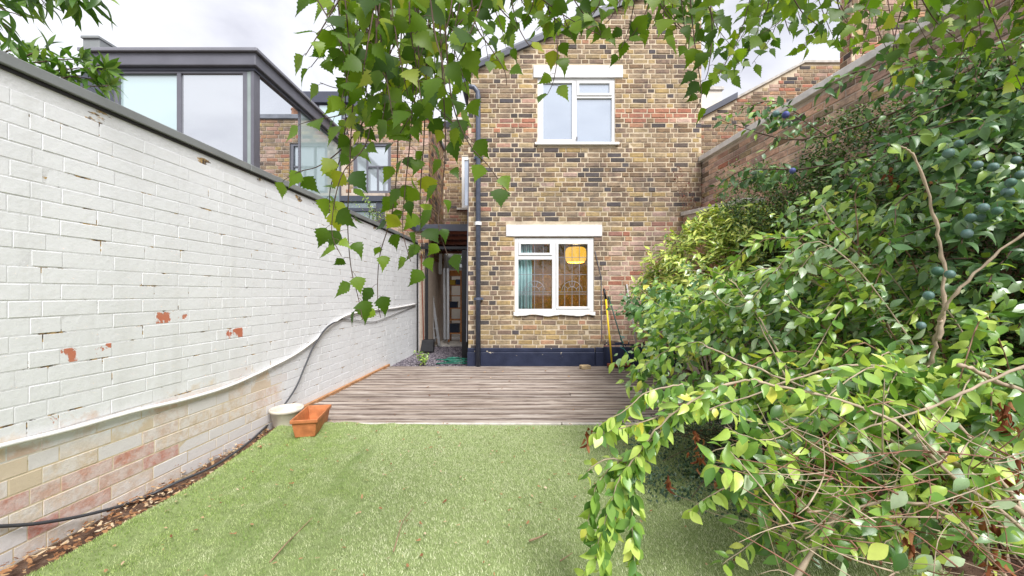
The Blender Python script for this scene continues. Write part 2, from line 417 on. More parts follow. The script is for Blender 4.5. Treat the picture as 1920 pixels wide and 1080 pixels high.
def glass_clear(name, refl=.08, tint=(.92,.96,.95)):
    m = Mat(name); nt = m.nt; nt.nodes.remove(m.b)
    tr = m.n('ShaderNodeBsdfTransparent'); tr.inputs[0].default_value = (*tint, 1)
    gl = m.n('ShaderNodeBsdfGlossy'); gl.inputs['Roughness'].default_value = .02
    lwt = m.n('ShaderNodeLayerWeight'); lwt.inputs[0].default_value = .25
    mx_ = m.n('ShaderNodeMixShader'); m.l(m.math('ADD', m.math('MULTIPLY', m.math('POWER', lwt.outputs['Facing'], 2.0), .5), refl), mx_.inputs[0]); m.l(tr.outputs[0], mx_.inputs[1]); m.l(gl.outputs[0], mx_.inputs[2])
    m.l(mx_.outputs[0], m.out.inputs[0]); return m.m
def glass_mirror(name, body, refl=.5, rough=.01, gcol=(.9,.93,.95)):
    m = Mat(name, .4, .3); nt = m.nt; m.color(body); m.b.inputs['Roughness'].default_value = .3
    gl = m.n('ShaderNodeBsdfGlossy'); gl.inputs['Roughness'].default_value = rough; gl.inputs['Color'].default_value = (*gcol, 1)
    mx_ = m.n('ShaderNodeMixShader'); mx_.inputs[0].default_value = refl
    nz = m.n('ShaderNodeBump'); nz.inputs['Strength'].default_value = .02; nz.inputs['Distance'].default_value = .05
    m.l(m.noise(1.2, 2), nz.inputs['Height']); m.l(nz.outputs[0], gl.inputs['Normal'])
    m.l(m.b.outputs[0], mx_.inputs[1]); m.l(gl.outputs[0], mx_.inputs[2]); m.l(mx_.outputs[0], m.out.inputs[0]); return m.m
G_CLEAR = glass_clear('window_glass', .065)
G_SKY = glass_mirror('sky_reflecting_glass', (.20,.24,.29), .50, gcol=(.86,.92,1.0))
G_MINT = glass_mirror('mint_glass', (.42,.56,.56), .32)
G_MIRR = glass_mirror('dark_reflective_glass', (.07,.08,.09), .85)

# ================================================================== ground
soil = Mat('dark_soil', .95, .1)
soil.color(soil.ramp(soil.noise(14, 8, rough=.7), [(.3, (.075,.045,.033)), (.5, (.14,.085,.06)), (.72, (.24,.165,.12))])); soil.bump(soil.noise(45, 8, rough=.7), .9, .02)
g = MB()
N_ = 40
xs = np.linspace(-4.5, 4.5, 60); ys = np.linspace(-2, 6.2, 70)
V = []; 
for y in ys:
    for x in xs:
        e_ = min(1, (4.5 - abs(x)) / .4, (y + 2) / .4, (6.2 - y) / .3); z = .018 * math.sin(x*7+y*3) * math.sin(y*9-x*2) * e_ + rng.normal(0, .004) * (e_ > .2)
        V.append((x, y, -.03 + z * (1 if x < 0 else 1.2) + (.02 if x > 1.2 else 0) * max(0, e_)))
q = np.array([[j*60+i, j*60+i+1, (j+1)*60+i+1, (j+1)*60+i] for j in range(69) for i in range(59)])
tag(big_mesh('garden_soil', V, [q], soil.m, smooth=True), kind='structure')
tag(MB().add([(-150,-150,-.09),(150,-150,-.09),(150,250,-.09),(-150,250,-.09)], [(0,1,2,3)]).build('ground', plain('far_ground', (.16,.14,.11), .95, .1)), kind='structure')

# ================================================================== white painted boundary wall
LWA, LWB = -2.21, .055
def lw_x(Y): return LWA + LWB * Y
def lw_pt(px, py):                                 # the point of the wall's face behind a pixel
    Y = -LWA / ((CX - px) / F + LWB); return Vector((lw_x(Y), Y, H - (py - CY) / F * Y))
lu = Vector((LWB, 1, 0)).normalized(); ln = Vector((1, -LWB, 0)).normalized()
LY0, LY1 = -1.2, 9.17; LTOP = 2.075
lwall = thing('boundary_wall', 'long white painted brick garden wall with grey metal coping', 'wall', (lw_x(2), 2, 0))
lo = Vector((lw_x(LY0), LY0, 0)); LL = (LY1 - LY0) / lu.y
core = MB().prism([lo + Vector((0,0,-.1)), lo + lu*LL + Vector((0,0,-.1)), lo + lu*LL + Vector((0,0,LTOP)), lo + Vector((0,0,LTOP))], -ln * .21)
lcore = core.build('wall_core', W_JOINT, lwall)
marks = [(65,795,1),(100,790,3),(315,603,1),(430,632,1),(62,170,1),(208,760,1),(130,905,2),(160,880,2),(235,877,2),(205,915,2),(145,895,2),(205,660,1),
         (105,962,2),(280,878,2),(255,848,2),(55,928,2),(20,935,2)]
mk = []
for (a, b, c) in marks:
    p = lw_pt(a, b); mk.append(((p - lo).dot(lu), p.z, c))
def lw_cls(uc, z, rd):
    Y = LY0 + uc * lu.y; j = rd.random()
    for (mu, mz, c) in mk:
        if abs(mu - uc) < .11 and abs(mz - z) < .0376: return c
    if Y > 3.42: return 0
    edge = .40 + .07 * math.sin(Y * 3.1) + .05 * math.sin(Y * 7 + 1) + .10 * max(0, (Y - 2.4)) + rd.uniform(-.06, .06)
    if z < .10: return 4 if j < .7 else 3
    if z < edge: return 2 if j < .09 else (3 if j < .74 else 4)
    return 0 if j > .003 else 1
brick_face(lcore, lo, lu, ln, LL, LTOP - .01, [W_CLEAN, W_CHIP, W_ROSE, W_BUFF, W_LILAC], lw_cls, bond='garden', joint=.0055, proud=.0011, ch=.0020, z0=-.03, seed=3, jit=.0008, jx=.003, cx=.0012,
           vis=lambda x, y: x < 760)
# coping in lengths
cuts = [LY0, 1.2, 3.02, 5.2, 7.4]
for a, b in zip(cuts, cuts[1:]):
    A = Vector((lw_x(a), a, 0)) + lu * .002; B = Vector((lw_x(b), b, 0)) - lu * .002
    prof = [(.022, LTOP + .002), (.022, LTOP + .052), (-.24, LTOP + .066), (-.24, LTOP + .002)]
    k = MB(); k.prism([A + ln * x + Vector((0,0,z)) for x, z in prof], B - A)
    k.build('coping', M_ZINC, lwall, bevel=.004)
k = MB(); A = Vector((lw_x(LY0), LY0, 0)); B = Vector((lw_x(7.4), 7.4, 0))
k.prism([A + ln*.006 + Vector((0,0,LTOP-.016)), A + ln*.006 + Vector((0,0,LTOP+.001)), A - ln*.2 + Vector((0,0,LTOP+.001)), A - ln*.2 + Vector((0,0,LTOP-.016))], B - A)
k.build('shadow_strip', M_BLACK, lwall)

# ================================================================== the brick house with the gable
GY = 5.93; GS = GY / F
def GX(px): return (px - CX) * GS
def GZ(py): return H - (py - CY) * GS
gx0, gx1 = GX(878), GX(1315)
def slope_z(x): return GZ(133) + (x - gx0) * .43
house = thing('brick_house', 'two storey stock brick house with sloping roofline and navy plinth', 'house', ((gx0 + gx1) / 2, GY, 0))
LWIN = (GX(965), GX(1113.5), GZ(591), GZ(445)); UWIN = (GX(1008), GX(1153), GZ(273), GZ(146))
def holed(mb, x0, x1, z0, ztop, holes, y0, y1):
    cs = sorted(set([x0, x1] + [h[0] for h in holes] + [h[1] for h in holes]))
    for a, b in zip(cs, cs[1:]):
        hs = sorted([(h[2], h[3]) for h in holes if h[0] <= a + 1e-6 and h[1] >= b - 1e-6]); lo_ = z0
        for (p, q_) in hs + [(None, None)]:
            if p is None: poly = [(a,y0,lo_),(b,y0,lo_),(b,y0,ztop(b)),(a,y0,ztop(a))]
            else: poly = [(a,y0,lo_),(b,y0,lo_),(b,y0,p),(a,y0,p)]
            mb.prism(poly, (0, y1 - y0, 0)); lo_ = q_
k = MB(); holed(k, gx0, gx1, -.05, slope_z, [LWIN, UWIN], GY, GY + .22)
gcore = k.build('gable_wall', M_MORTAR, house)
def diag(px): return 400 + (1290 - px) / 160 * 45     # where the paler patched brickwork begins
def g_cls(uc, z, rd):
    x = gx0 + uc; px = CX + x / GS; py = CY - (z - H) / GS; j = rd.random()
    def pick(ws):
        t = sum(ws); a = j * t
        for i, w_ in enumerate(ws):
            a -= w_
            if a <= 0: return i
        return 1
    # yellow tan brown dark red pink orange
    if px > 1132 and py > diag(min(px, 1290)): return pick([.3, 1.3, .5, .04, 1.3, 4.6, .7])
    if px > 1156 and 203 < py < 227: return pick([0,.6,.6,0,6,.6,.6])
    if 925 < px < 1008 and 226 < py < 252: return pick([.4,1,1,.6,4,0,.4])
    if py > 590: return pick([5, 2.8, 1.0, .2, .05, .1, .3]) if 905 < px < 1135 else pick([2,2,2,2,0,.2,0])
    if px < 955 and py > 260: return pick([1.2, 1.8, 2.6, 1.8, .1, .4, .1])
    if py > 400: return pick([2.2, 2.6, 2.6, .9, .05, .2, .05])
    if py > 270: return pick([1.5, 2.4, 3.0, 1.3, .03, .2, .05]) 
    if py > 150: return pick([2.0, 2.8, 3.0, .8, .04, .15, .05])
    return pick([2.2, 3.4, 2.4, .6, .02, .15, .05])
brick_face(gcore, (gx0, GY, 0), (1,0,0), (0,-1,0), gx1 - gx0, 6.1, BRICKS, g_cls,
           holes=[(LWIN[0]-gx0, LWIN[1]-gx0, LWIN[2], LWIN[3]), (UWIN[0]-gx0, UWIN[1]-gx0, UWIN[2], UWIN[3]),
                  (GX(949)-gx0, GX(1128.5)-gx0, GZ(444), GZ(422)), (GX(1000)-gx0, GX(1167.5)-gx0, GZ(147), GZ(124))],
           joint=.0135, proud=.0055, ch=.005, z0=.27, under=lambda u: slope_z(gx0 + u), seed=5, jit=.004, vis=lambda x, y: x < 1240 or y < 360)
# sides, roof
MB().box(gx0, gx0 + .22, GY + .222, 9.2, -.05, slope_z(gx0) - .02).build('side_wall', M_BTX_Y, house)
MB().box(gx1 - .22, gx1, GY + .222, 9.2, -.05, slope_z(gx1) - .12).build('side_wall', M_BTX_Y, house)
k = MB(); a = gx0 - .10; b = gx1 + .05
k.prism([(a, GY - .05, slope_z(a) + .005), (b, GY - .05, slope_z(b) + .005), (b, GY - .05, slope_z(b) + .075), (a, GY - .05, slope_z(a) + .075)], (0, 3.4, 0))
k.build('roof', M_SLATE, house)
k = MB(); k.prism([(a + .02, GY - .062, slope_z(a) - .035), (b, GY - .062, slope_z(b) - .035), (b, GY - .062, slope_z(b) + .045), (a + .02, GY - .062, slope_z(a) + .045)], (0, .05, 0))
k.build('barge_board', M_CHARD, house)
k = MB(); k.tube([(gx0 - .09, GY - .08, slope_z(gx0) - .07), (gx0 - .09, 9.1, slope_z(gx0) - .05)], .055, 10); k.build('gutter', M_CHARD, house, smooth=True)
# plinth
k = MB()
for (a, b, d, top, mid) in ((gx0 - .014, GX(1115), .034, GZ(652), GZ(660)), (GX(1115) + .002, GX(1131), .052, GZ(651), GZ(659)), (GX(1131) + .002, gx1, .014, GZ(641), GZ(650))):
    k.box(a, b, GY - d, GY + .1, -.04, mid); k.box(a + .004, b - .004, GY - d + .012, GY + .1, mid + .001, top)
k.build('plinth', M_NAVY, house, bevel=.008)
# lintels
MB().box(GX(949), GX(1128.5), GY - .022, GY + .1, GZ(443.5), GZ(422)).build('lintel', M_LINTEL, house, bevel=.006)
MB().box(GX(1000), GX(1167.5), GY - .022, GY + .1, GZ(146.5), GZ(124)).build('lintel', M_LINTEL, house, bevel=.006)

def rect_frame(mb, px0, px1, py0, py1, w_, ya, yb):
    """four butted members; py0 is the top"""
    x0, x1, zt, zb = GX(px0), GX(px1), GZ(py0), GZ(py1); w_ *= GS
    mb.box(x0, x0 + w_, ya, yb, zb, zt); mb.box(x1 - w_, x1, ya, yb, zb, zt)
    mb.box(x0 + w_, x1 - w_, ya, yb, zb, zb + w_); mb.box(x0 + w_, x1 - w_, ya, yb, zt - w_, zt)
def pane(px0, px1, py0, py1, y, mat, par):
    MB().box(GX(px0), GX(px1), y, y + .006, GZ(py1), GZ(py0)).build('pane', mat, par)
# --- lower window
win = MB(); fy = GY + .012
win.box(GX(965), GX(972), fy, fy + .07, GZ(584), GZ(446)); win.box(GX(1106.5), GX(1113.3), fy, fy + .07, GZ(584), GZ(446))
win.box(GX(972), GX(1106.5), fy, fy + .07, GZ(453), GZ(446)); win.box(GX(972), GX(1106.5), fy, fy + .07, GZ(584), GZ(579.5))
win.box(GX(1035.5), GX(1042.5), fy, fy + .07, GZ(579.5), GZ(453)); win.box(GX(972), GX(1035.5), fy, fy + .07, GZ(486.5), GZ(478.5))
lw = win.build('window', M_WFRAME, house, bevel=.004)
k = MB(); rect_frame(k, 972.3, 1035.2, 453.3, 478.3, 4.2, fy - .014, fy + .04); k.build('vent_sash', M_WFRAME, lw, bevel=.004)
k = MB(); rect_frame(k, 1042.8, 1106.2, 453.3, 579.2, 4.3, fy - .014, fy + .04); k.build('casement_sash', M_WFRAME, lw, bevel=.004)
pane(976, 1032, 457, 474, fy + .03, G_CLEAR, lw); pane(972, 1035, 487, 579, fy + .03, G_CLEAR, lw); pane(1046.5, 1102, 457, 575.5, fy + .03, G_CLEAR, lw)
def came(x0, y0, x1, y1, yy, w_=.0075):
    return MB().bar((GX(x0), yy, GZ(y0)), (GX(x1), yy, GZ(y1)), w_, .005, side=(0,1,0) if False else None)
cy_ = fy + .024
def cames(lines):
    for l_ in lines: came(*l_, cy_).build('lead_came', M_LEAD, lw)
cames([(x, 457.5, x, 474) for x in (987, 1002.5, 1019)]); cames([(x, 487, x, 579) for x in (986.5, 1002.5, 1018.5)])
cames([(972.5, y, 1034.8, y) for y in (514.5, 547.2, 551.5)])
cames([(x, 457.5, x, 575) for x in (1059.5, 1073.3, 1087)]); cames([(1047, y, 1101.5, y) for y in (482, 514.5, 547.2, 551.5)])
for cx_ in (1002.5, 1073.3):
    for r_ in (19.5, 9.2):
        k = MB(); k.tube([(GX(cx_ + r_ * math.cos(t)), cy_, GZ(546.5 - r_ * math.sin(t))) for t in np.linspace(0, math.pi, 15)], .0045, 5); k.build('lead_came', M_LEAD, lw, smooth=True)
    for t in (36, 72, 108, 144):
        came(cx_ + 9.2 * math.cos(R(t)), 546.5 - 9.2 * math.sin(R(t)), cx_ + 19.5 * math.cos(R(t)), 546.5 - 19.5 * math.sin(R(t)), cy_).build('lead_came', M_LEAD, lw)
# rough sill with bitten lower edge
rd = random.Random(2); k = MB(); n = 26; top = [(GX(963) + (GX(1115.5) - GX(963)) * i / n) for i in range(n + 1)]
pts = [(x, GY - .035, GZ(584.5)) for x in top] + [(x, GY - .035, GZ(591 + 1.0 * math.sin(i * .7) + rd.uniform(-.9, .9))) for i, x in reversed(list(enumerate(top)))]
k.prism(pts, (0, .12, 0)); k.build('sill', M_WOLD, lw)
# interior
ROOM = Mat('ochre_wallpaper', .8, .2)
ROOM.color(ROOM.ramp(ROOM.noise(6, 5, rough=.65, dist=1.2), [(.35, (.25,.145,.055)), (.55, (.33,.20,.075)), (.68, (.50,.34,.11))]))
k = MB(); x0, x1, y1 = gx0 + .24, gx1 - .24, 8.4
k.box(x0, x1, y1, y1 + .03, .1, 2.5); k.box(x0, x0 + .03, GY + .23, y1, .1, 2.5); k.box(x1 - .03, x1, GY + .23, y1, .1, 2.5); k.box(x0, x1, GY + .23, y1, 2.5, 2.53); k.box(x0, x1, GY + .23, y1, .07, .1)
k.build('room_lining', ROOM.m, house)
# --- upper window
k = MB()
k.box(GX(1008), GX(1014.5), fy, fy + .07, GZ(268), GZ(147)); k.box(GX(1147.5), GX(1153), fy, fy + .07, GZ(268), GZ(147))
k.box(GX(1014.5), GX(1147.5), fy, fy + .07, GZ(151.5), GZ(147)); k.box(GX(1014.5), GX(1147.5), fy, fy + .07, GZ(268), GZ(265.5))
k.box(GX(1076.5), GX(1081.5), fy, fy + .07, GZ(265.5), GZ(151.5)); k.box(GX(1081.5), GX(1147.5), fy, fy + .07, GZ(183), GZ(179))
uw = k.build('window', M_WFRAME, house, bevel=.004)
k = MB(); rect_frame(k, 1014.8, 1076.2, 151.8, 265.2, 3.6, fy - .014, fy + .04); k.build('casement_sash', M_WFRAME, uw, bevel=.004)
k = MB(); rect_frame(k, 1081.8, 1147.2, 151.8, 178.8, 4.2, fy - .014, fy + .04); k.build('vent_sash', M_WFRAME, uw, bevel=.004)
pane(1018, 1073, 155, 262, fy + .02, G_SKY, uw); pane(1085.5, 1143.5, 155.5, 175, fy + .02, G_SKY, uw); pane(1081.5, 1147.5, 183, 265.5, fy + .035, G_SKY, uw)
MB().box(GX(1080), GX(1082.5), fy - .03, fy - .015, GZ(264), GZ(257)).build('window_latch', M_CHAR, uw)
MB().box(GX(1003), GX(1160), GY - .05, GY + .1, GZ(273), GZ(268.3)).build('sill', M_WOLD, uw, bevel=.005)
# --- downpipe
k = MB(); dx = GX(897.5); dy = GY - .075
k.tube([(dx, dy, GZ(690)), (dx, dy, GZ(186)), (dx - .01, dy, GZ(177)), (dx - .06, dy - .02, GZ(170)), (gx0 - .05, dy, GZ(165)), (gx0 - .08, GY - .03, GZ(150)), (gx0 - .09, GY - .03, GZ(138))], .037, 12)
dp = k.build('downpipe', M_PIPE, house, smooth=True)
k = MB(); k.tube([(dx, dy, GZ(424)), (dx, dy, GZ(418))], .052, 12); k.build('pipe_collar', M_WFRAME, dp)
for y in (298, 560):
    k = MB(); k.tube([(dx, dy, GZ(y + 2.5)), (dx, dy, GZ(y - 2.5))], .044, 12); k.box(dx - .07, dx + .07, dy + .03, GY - .01, GZ(y + 2), GZ(y - 2)); k.build('pipe_bracket', M_PIPE, dp)
k = MB(); k.tube([(GX(1128), GY - .012, GZ(640)), (GX(1127), GY - .012, GZ(520)), (GX(1115), GY - .012, GZ(470))], .006, 5); k.build('wall_cable', M_CHAR, house)
k = MB(); k.tube([(gx0 - .02, GY - .05, GZ(640)), (gx0 + .01, GY - .03, GZ(300))], .008, 6); k.build('wall_cable', M_CHAR, house)

# pendant lamp and curtain seen through the window
LY = 7.2; s_ = LY / F
lc = Vector(((1079.5 - CX) * s_, LY, H - (478 - CY) * s_))
lamp = thing('pendant_lamp', 'lit yellow drum pendant lamp hanging behind the leaded window', 'lamp', lc)
m = Mat('glowing_yellow_shade', .7, .2); m.color((.75,.42,.05)); m.b.inputs['Emission Color'].default_value = (1, .52, .05, 1); m.b.inputs['Emission Strength'].default_value = .33
k = MB(); w_, h_ = 19.5 * s_, 14 * s_
k.lathe(lc, [(w_*.78, -h_), (w_*.93, -h_*.8), (w_, -h_*.4), (w_, h_*.4), (w_*.93, h_*.8), (w_*.75, h_)], 26); k.build('lamp_shade', m.m, lamp, smooth=True)
k = MB(); k.tube([lc + Vector((0,0,h_ * .2)), (lc.x, lc.y, 2.5)], .006, 5); k.build('cord', M_BLACK, lamp)
m = Mat('lit_bulb'); m.b.inputs['Emission Color'].default_value = (1, .75, .4, 1); m.b.inputs['Emission Strength'].default_value = 6
k = MB(); k.lathe(lc + Vector((0,0,-.06)), [(.001,-.045), (.03,-.03), (.04,0), (.03,.03), (.015,.06), (.001,.06)], 12); k.build('bulb', m.m, lamp, smooth=True)
pl = bpy.data.lights.new('lamp_light', 'POINT'); pl.energy = 11; pl.color = (1, .72, .38); pl.shadow_soft_size = .05
po = bpy.data.objects.new('lamp_light', pl); C.objects.link(po); po.parent = lamp; po.location = (0, 0, -.14)
m = Mat('teal_curtain_cloth', .9, .1); m.color(m.ramp(m.noise(7, 3), [(.3, (.36,.56,.60)), (.7, (.48,.68,.71))]))
V = []; Fc = []; n = 44; cy0 = GY + .125
for i in range(n + 1):
    t = i / n; x = GX(967.5) + t * (GX(998) - GX(967.5)); dy_ = .024 * math.sin(t * 31) + .012 * math.sin(t * 12 + 1)
    for z in (LWIN[2] + .01, LWIN[3] - .01): V.append((x, cy0 + dy_, z))
Fc = [(2*i, 2*i+2, 2*i+3, 2*i+1) for i in range(n)]
o = MB().add(V, Fc).build('curtain', m.m, smooth=True); so = o.modifiers.new('thickness', 'SOLIDIFY'); so.thickness = .004
tag(o, 'pale teal pleated curtain drawn aside behind the leaded window', 'curtain')
# ================================================================== neighbouring buildings, left
ex = thing('glass_extension', 'modern upper room with charcoal roof edge and large glass panes', 'building', (-4.4, 5.0, 0))
EY = 5.0; es = EY / F
def EX(px): return (px - CX) * es
def EZ(py): return H - (py - CY) * es
xc = EX(476)                                       # the outer corner
MB().box(EX(100), xc - .05, EY + .08, 7.6, -.05, EZ(134)).build('wall_body', M_CHARD, ex)
k = MB(); k.box(EX(165), xc + .06, EY - .06, 7.75, EZ(127), EZ(104)); k.build('roof_fascia', M_CHAR, ex, bevel=.01)
MB().box(EX(160), xc + .10, EY - .10, 7.8, EZ(103.7), EZ(97)).build('roof_edge', plain('pale_metal_edge', (.22,.22,.25), .4, .5, .08, 4, metal=.2, bump=0), ex, bevel=.008)
MB().box(EX(200), xc + .02, EY - .01, 7.7, EZ(133), EZ(127.3)).build('head_frame', M_CHARD, ex)
k = MB(); k.box(EX(152), EX(183), EY + .02, 8.2, EZ(96.8), EZ(71)); k.build('parapet', M_ZINC, ex, bevel=.006)
MB().box(EX(150.5), EX(184.5), EY, 8.25, EZ(70.8), EZ(66)).build('parapet_cap', M_ZINC, ex, bevel=.004)
MB().box(EX(150), EX(214), EY + .02, EY + .2, 0, EZ(127.5)).build('cladding_panel', M_CHARD, ex, bevel=.004)
wf = MB(); zt, zb = EZ(133.3), 1.6
for a, b in ((214, 222), (331, 338.5), (455, 463)): wf.box(EX(a), EX(b), EY, EY + .07, zb, zt)
wf.box(EX(222), EX(331), EY, EY + .07, EZ(137.5), zt); wf.box(EX(338.5), EX(455), EY, EY + .07, EZ(137.5), zt)
fw = wf.build('window', M_CHAR, ex, bevel=.005)
MB().box(EX(221.5), EX(331.5), EY + .035, EY + .05, zb, EZ(137)).build('pane', G_MINT, fw)
MB().box(EX(338), EX(455.5), EY + .025, EY + .04, zb, EZ(137)).build('pane', glass_mirror('grey_sky_glass', (.30,.31,.33), .55), fw)
k = MB(); k.box(EX(463.3), EX(470), EY + .004, EY + .1, zb, zt); k.build('corner_post', plain('grey_green_metal', (.27,.32,.31), .35, .5, .1, 5, bump=0), fw)
k = MB(); k.box(EX(470.3), xc, EY - .003, EY + .12, zb, zt); k.build('corner_post', M_CHAR, fw)
sy = [5.13, 6.08, 6.12, 7.55]
side = MB(); side.box(xc - .05, xc, 6.085, 6.115, zb, zt); side.box(xc - .05, xc, 7.5, 7.6, zb, zt); sw = side.build('window', M_CHAR, ex)
MB().box(xc - .03, xc - .015, 5.12, 6.085, zb, zt).build('pane', G_MIRR, sw); MB().box(xc - .03, xc - .015, 6.115, 7.5, zb, zt).build('pane', G_MINT, sw)

# rear dormer beyond
dm = thing('roof_dormer', 'low charcoal flat roofed dormer with mint glass beyond the extension', 'building', (-4.2, 8.6, 0))
DY = 8.6; ds = DY / F
def DX(px): return (px - CX) * ds
def DZ(py): return H - (py - CY) * ds
MB().box(DX(562), DX(655), DY + .05, 9.15, 0, DZ(194)).build('dormer_wall', M_CHAR, dm)
MB().box(DX(557), DX(660), DY - .05, 9.18, DZ(193.8), DZ(173)).build('roof_fascia', M_CHARD, dm, bevel=.01)
MB().box(DX(598), DX(640), DY + .02, DY + .04, DZ(268), DZ(197)).build('pane', G_MINT, dm)
MB().box(DX(640), DX(646), DY, DY + .05, DZ(268), DZ(196)).build('frame', M_CHARD, dm)

# neighbouring brick outrigger
nb = thing('brick_outrigger', 'narrow brick rear wing of the next house behind the hanging leaves', 'building', (-2.4, 7.55, 0))
NX0, NX1, NY = -3.22, -1.62, 7.55; ns = NY / F
def NX(px): return (px - CX) * ns
def NZ(py): return H - (py - CY) * ns
NT = 4.5
NWIN = (NX(662), NX(733), NZ(362), NZ(268)); NLOW = (NX(640), NX(722), 1.5, NZ(368))
k = MB(); holed(k, NX0, NX1, 0, lambda x: NT, [NWIN, NLOW], NY, NY + .2); nc = k.build('front_wall', M_MORTAR_PINK, nb)
def n_cls(u, z, rd): return rd.choices(range(7), [2.2, 2.2, 1.1, .3, .5, 1.6, 1.2])[0]
brick_face(nc, (NX0, NY, 0), (1,0,0), (0,-1,0), NX1 - NX0, NT, BRICKS, n_cls, holes=[(h[0]-NX0, h[1]-NX0, h[2], h[3]) for h in (NWIN, NLOW)], n_ind=200, z0=1.8, seed=8, ch=.006)
k = MB(); k.box(NX1 - .2, NX1, NY + .202, 9.19, 0, NT); nsd = k.build('side_wall', M_MORTAR_PINK, nb)
brick_face(nsd, (NX1, 9.19, 0), (0,-1,0), (1,0,0), 9.19 - NY, NT, BRICKS, n_cls, n_ind=120, z0=1.8, seed=9, ch=.006)
MB().box(NX0 - .04, NX1 + .04, NY - .04, 9.19, NT, NT + .09).build('roof', M_SLATE, nb, bevel=.01)
k = MB(); k.box(NX(662), NX(668), NY + .02, NY + .09, NZ(362), NZ(268)); k.box(NX(727), NX(733), NY + .02, NY + .09, NZ(362), NZ(268)); k.box(NX(668), NX(727), NY + .02, NY + .09, NZ(273), NZ(268)); k.box(NX(668), NX(727), NY + .02, NY + .09, NZ(362), NZ(357))
k.box(NX(686), NX(689), NY + .03, NY + .08, NZ(357), NZ(273)); k.box(NX(689), NX(727), NY + .03, NY + .08, NZ(313), NZ(310)); k.box(NX(706), NX(708.5), NY + .03, NY + .08, NZ(357), NZ(313))
nw = k.build('window', M_CHAR, nb); MB().box(NX(668), NX(727), NY + .055, NY + .065, NZ(357), NZ(273)).build('pane', glass_mirror('pale_grey_glass', (.42,.47,.50), .45), nw)
k = MB(); k.box(NX(640), NX(722), NY - .05, NY + .09, NZ(378), NZ(368)); k.box(NX(706), NX(722), NY - .02, NY + .09, 1.5, NZ(378)); k.box(NX(640), NX(706), NY - .01, NY + .08, NZ(396), NZ(390))
nl = k.build('window', M_CHARD, nb); MB().box(NX(640), NX(706), NY + .05, NY + .06, 1.5, NZ(378)).build('pane', glass_mirror('dim_green_glass', (.20,.26,.25), .4), nl)

# main terrace behind
tr = thing('terrace_house', 'brick rear wall of the terrace with slate roof behind the passage', 'building', (1, 9.2, 0))
TY = 9.2; ts = TY / F
def TX(px): return (px - CX) * ts
def TZ(py): return H - (py - CY) * ts
TWIN = (TX(866), -.1, TZ(390), TZ(293))
DOOR = (-1.60, -.70, -.05, 2.3)
k = MB(); holed(k, -6, 9, -.05, lambda x: 5.15, [TWIN, DOOR], TY, TY + .2); tcore = k.build('rear_wall', M_MORTAR, tr)
def t_cls(u, z, rd): return rd.choices(range(7), [1.5, 2.4, 2.2, .6, .9, .6, .5])[0]
brick_face(tcore, (-1.62, TY, 0), (1,0,0), (0,-1,0), .96, 5.15, BRICKS, t_cls, holes=[(TWIN[0]+1.62, 2, TWIN[2], TWIN[3]), (0, .95, 0, 2.34)], n_ind=150, z0=2.3, seed=10, ch=.006, jit=.001)
k = MB(); k.prism([(-6, TY - .1, 5.15), (-6, TY + 5, 7.2), (-6, TY + 5, 7.0), (-6, TY + .1, 4.95)], (15, 0, 0)); k.build('roof', M_SLATE, tr)
k = MB(); k.box(TX(866), TX(866) + .06, TY + .01, TY + .08, TZ(390), TZ(293)); k.box(TX(866) + .06, -.1, TY + .01, TY + .08, TZ(300), TZ(293)); k.box(TX(866) + .06, -.1, TY + .01, TY + .08, TZ(390), TZ(385))
tw = k.build('window', M_WFRAME, tr); MB().box(TX(866) + .06, -.1, TY + .04, TY + .05, TZ(385), TZ(300)).build('pane', G_SKY, tw)
MB().box(TX(857), -.1, TY - .06, TY + .05, TZ(394), TZ(390.3)).build('sill', M_CONC, tw)
ck = MB().box(-1.48, -.9, 9.5, 10.0, 5.0, 5.36).build('chimney', M_BTX_X, tr); MB().box(-1.5, -.88, 9.48, 10.02, 5.36, 5.42).build('stack_cap', M_CONC, ck)
k = MB(); k.lathe((-1.29, 9.65, 5.42), [(.001,0),(.10,0),(.09,.06),(.08,.22),(.095,.24),(.095,.27),(.07,.27),(.065,.1)], 16); k.build('chimney_pot', B_ORANGE, ck, smooth=True)

# ================================================================== right: tall garden wall and houses behind it
RA, RB = 3.42, -.0877
def rw_x(Y): return RA + RB * Y
M_STONE = plain('pale_coping_stone', (.66,.63,.60), .8, .2, .14, 10, bump=.35)
rwall = thing('tall_brick_wall', 'tall salmon pink brick garden wall with stone coping above the shrubs', 'wall', (rw_x(4), 4, 0))
ru = Vector((-RB, -1, 0)).normalized(); rn = Vector((-1, RB, 0)).normalized()
RTOP = 3.13; ro = Vector((rw_x(6.3), 6.3, 0)); RL = (6.3 + .5) / -ru.y
k = MB(); k.prism([ro + Vector((0,0,-.1)), ro + ru*RL + Vector((0,0,-.1)), ro + ru*RL + Vector((0,0,RTOP)), ro + Vector((0,0,RTOP))], -rn * .22)
rc = k.build('wall_core', M_MORTAR_PINK, rwall)
def r_cls(u, z, rd): 
    Y = 6.3 - u
    return rd.choices(range(7), [.9, .5, .4 if Y > 4.6 else .1, .05, .35, 2.2, 4.2])[0]
brick_face(rc, ro, ru, rn, RL, RTOP - .01, BRICKS[:5] + [B_PINK, B_SALMON], r_cls, bond='stretcher', z0=.02, seed=12, ch=.006, jit=.0025, vis=lambda x, y: x < 1800 and y < 400)
for i, (a, b) in enumerate(((6.3, 4.9), (4.9, 3.7), (3.7, 2.2), (2.2, -.5))):
    A = Vector((rw_x(a), a, 0)) + ru * .004; B = Vector((rw_x(b), b, 0)) - ru * .004
    k = MB(); k.prism([A + rn*x + Vector((0,0,z)) for x, z in ((.06, RTOP+.002), (.06, RTOP+.075), (-.27, RTOP+.10), (-.27, RTOP+.002))], B - A); k.build('coping', M_STONE, rwall, bevel=.006)
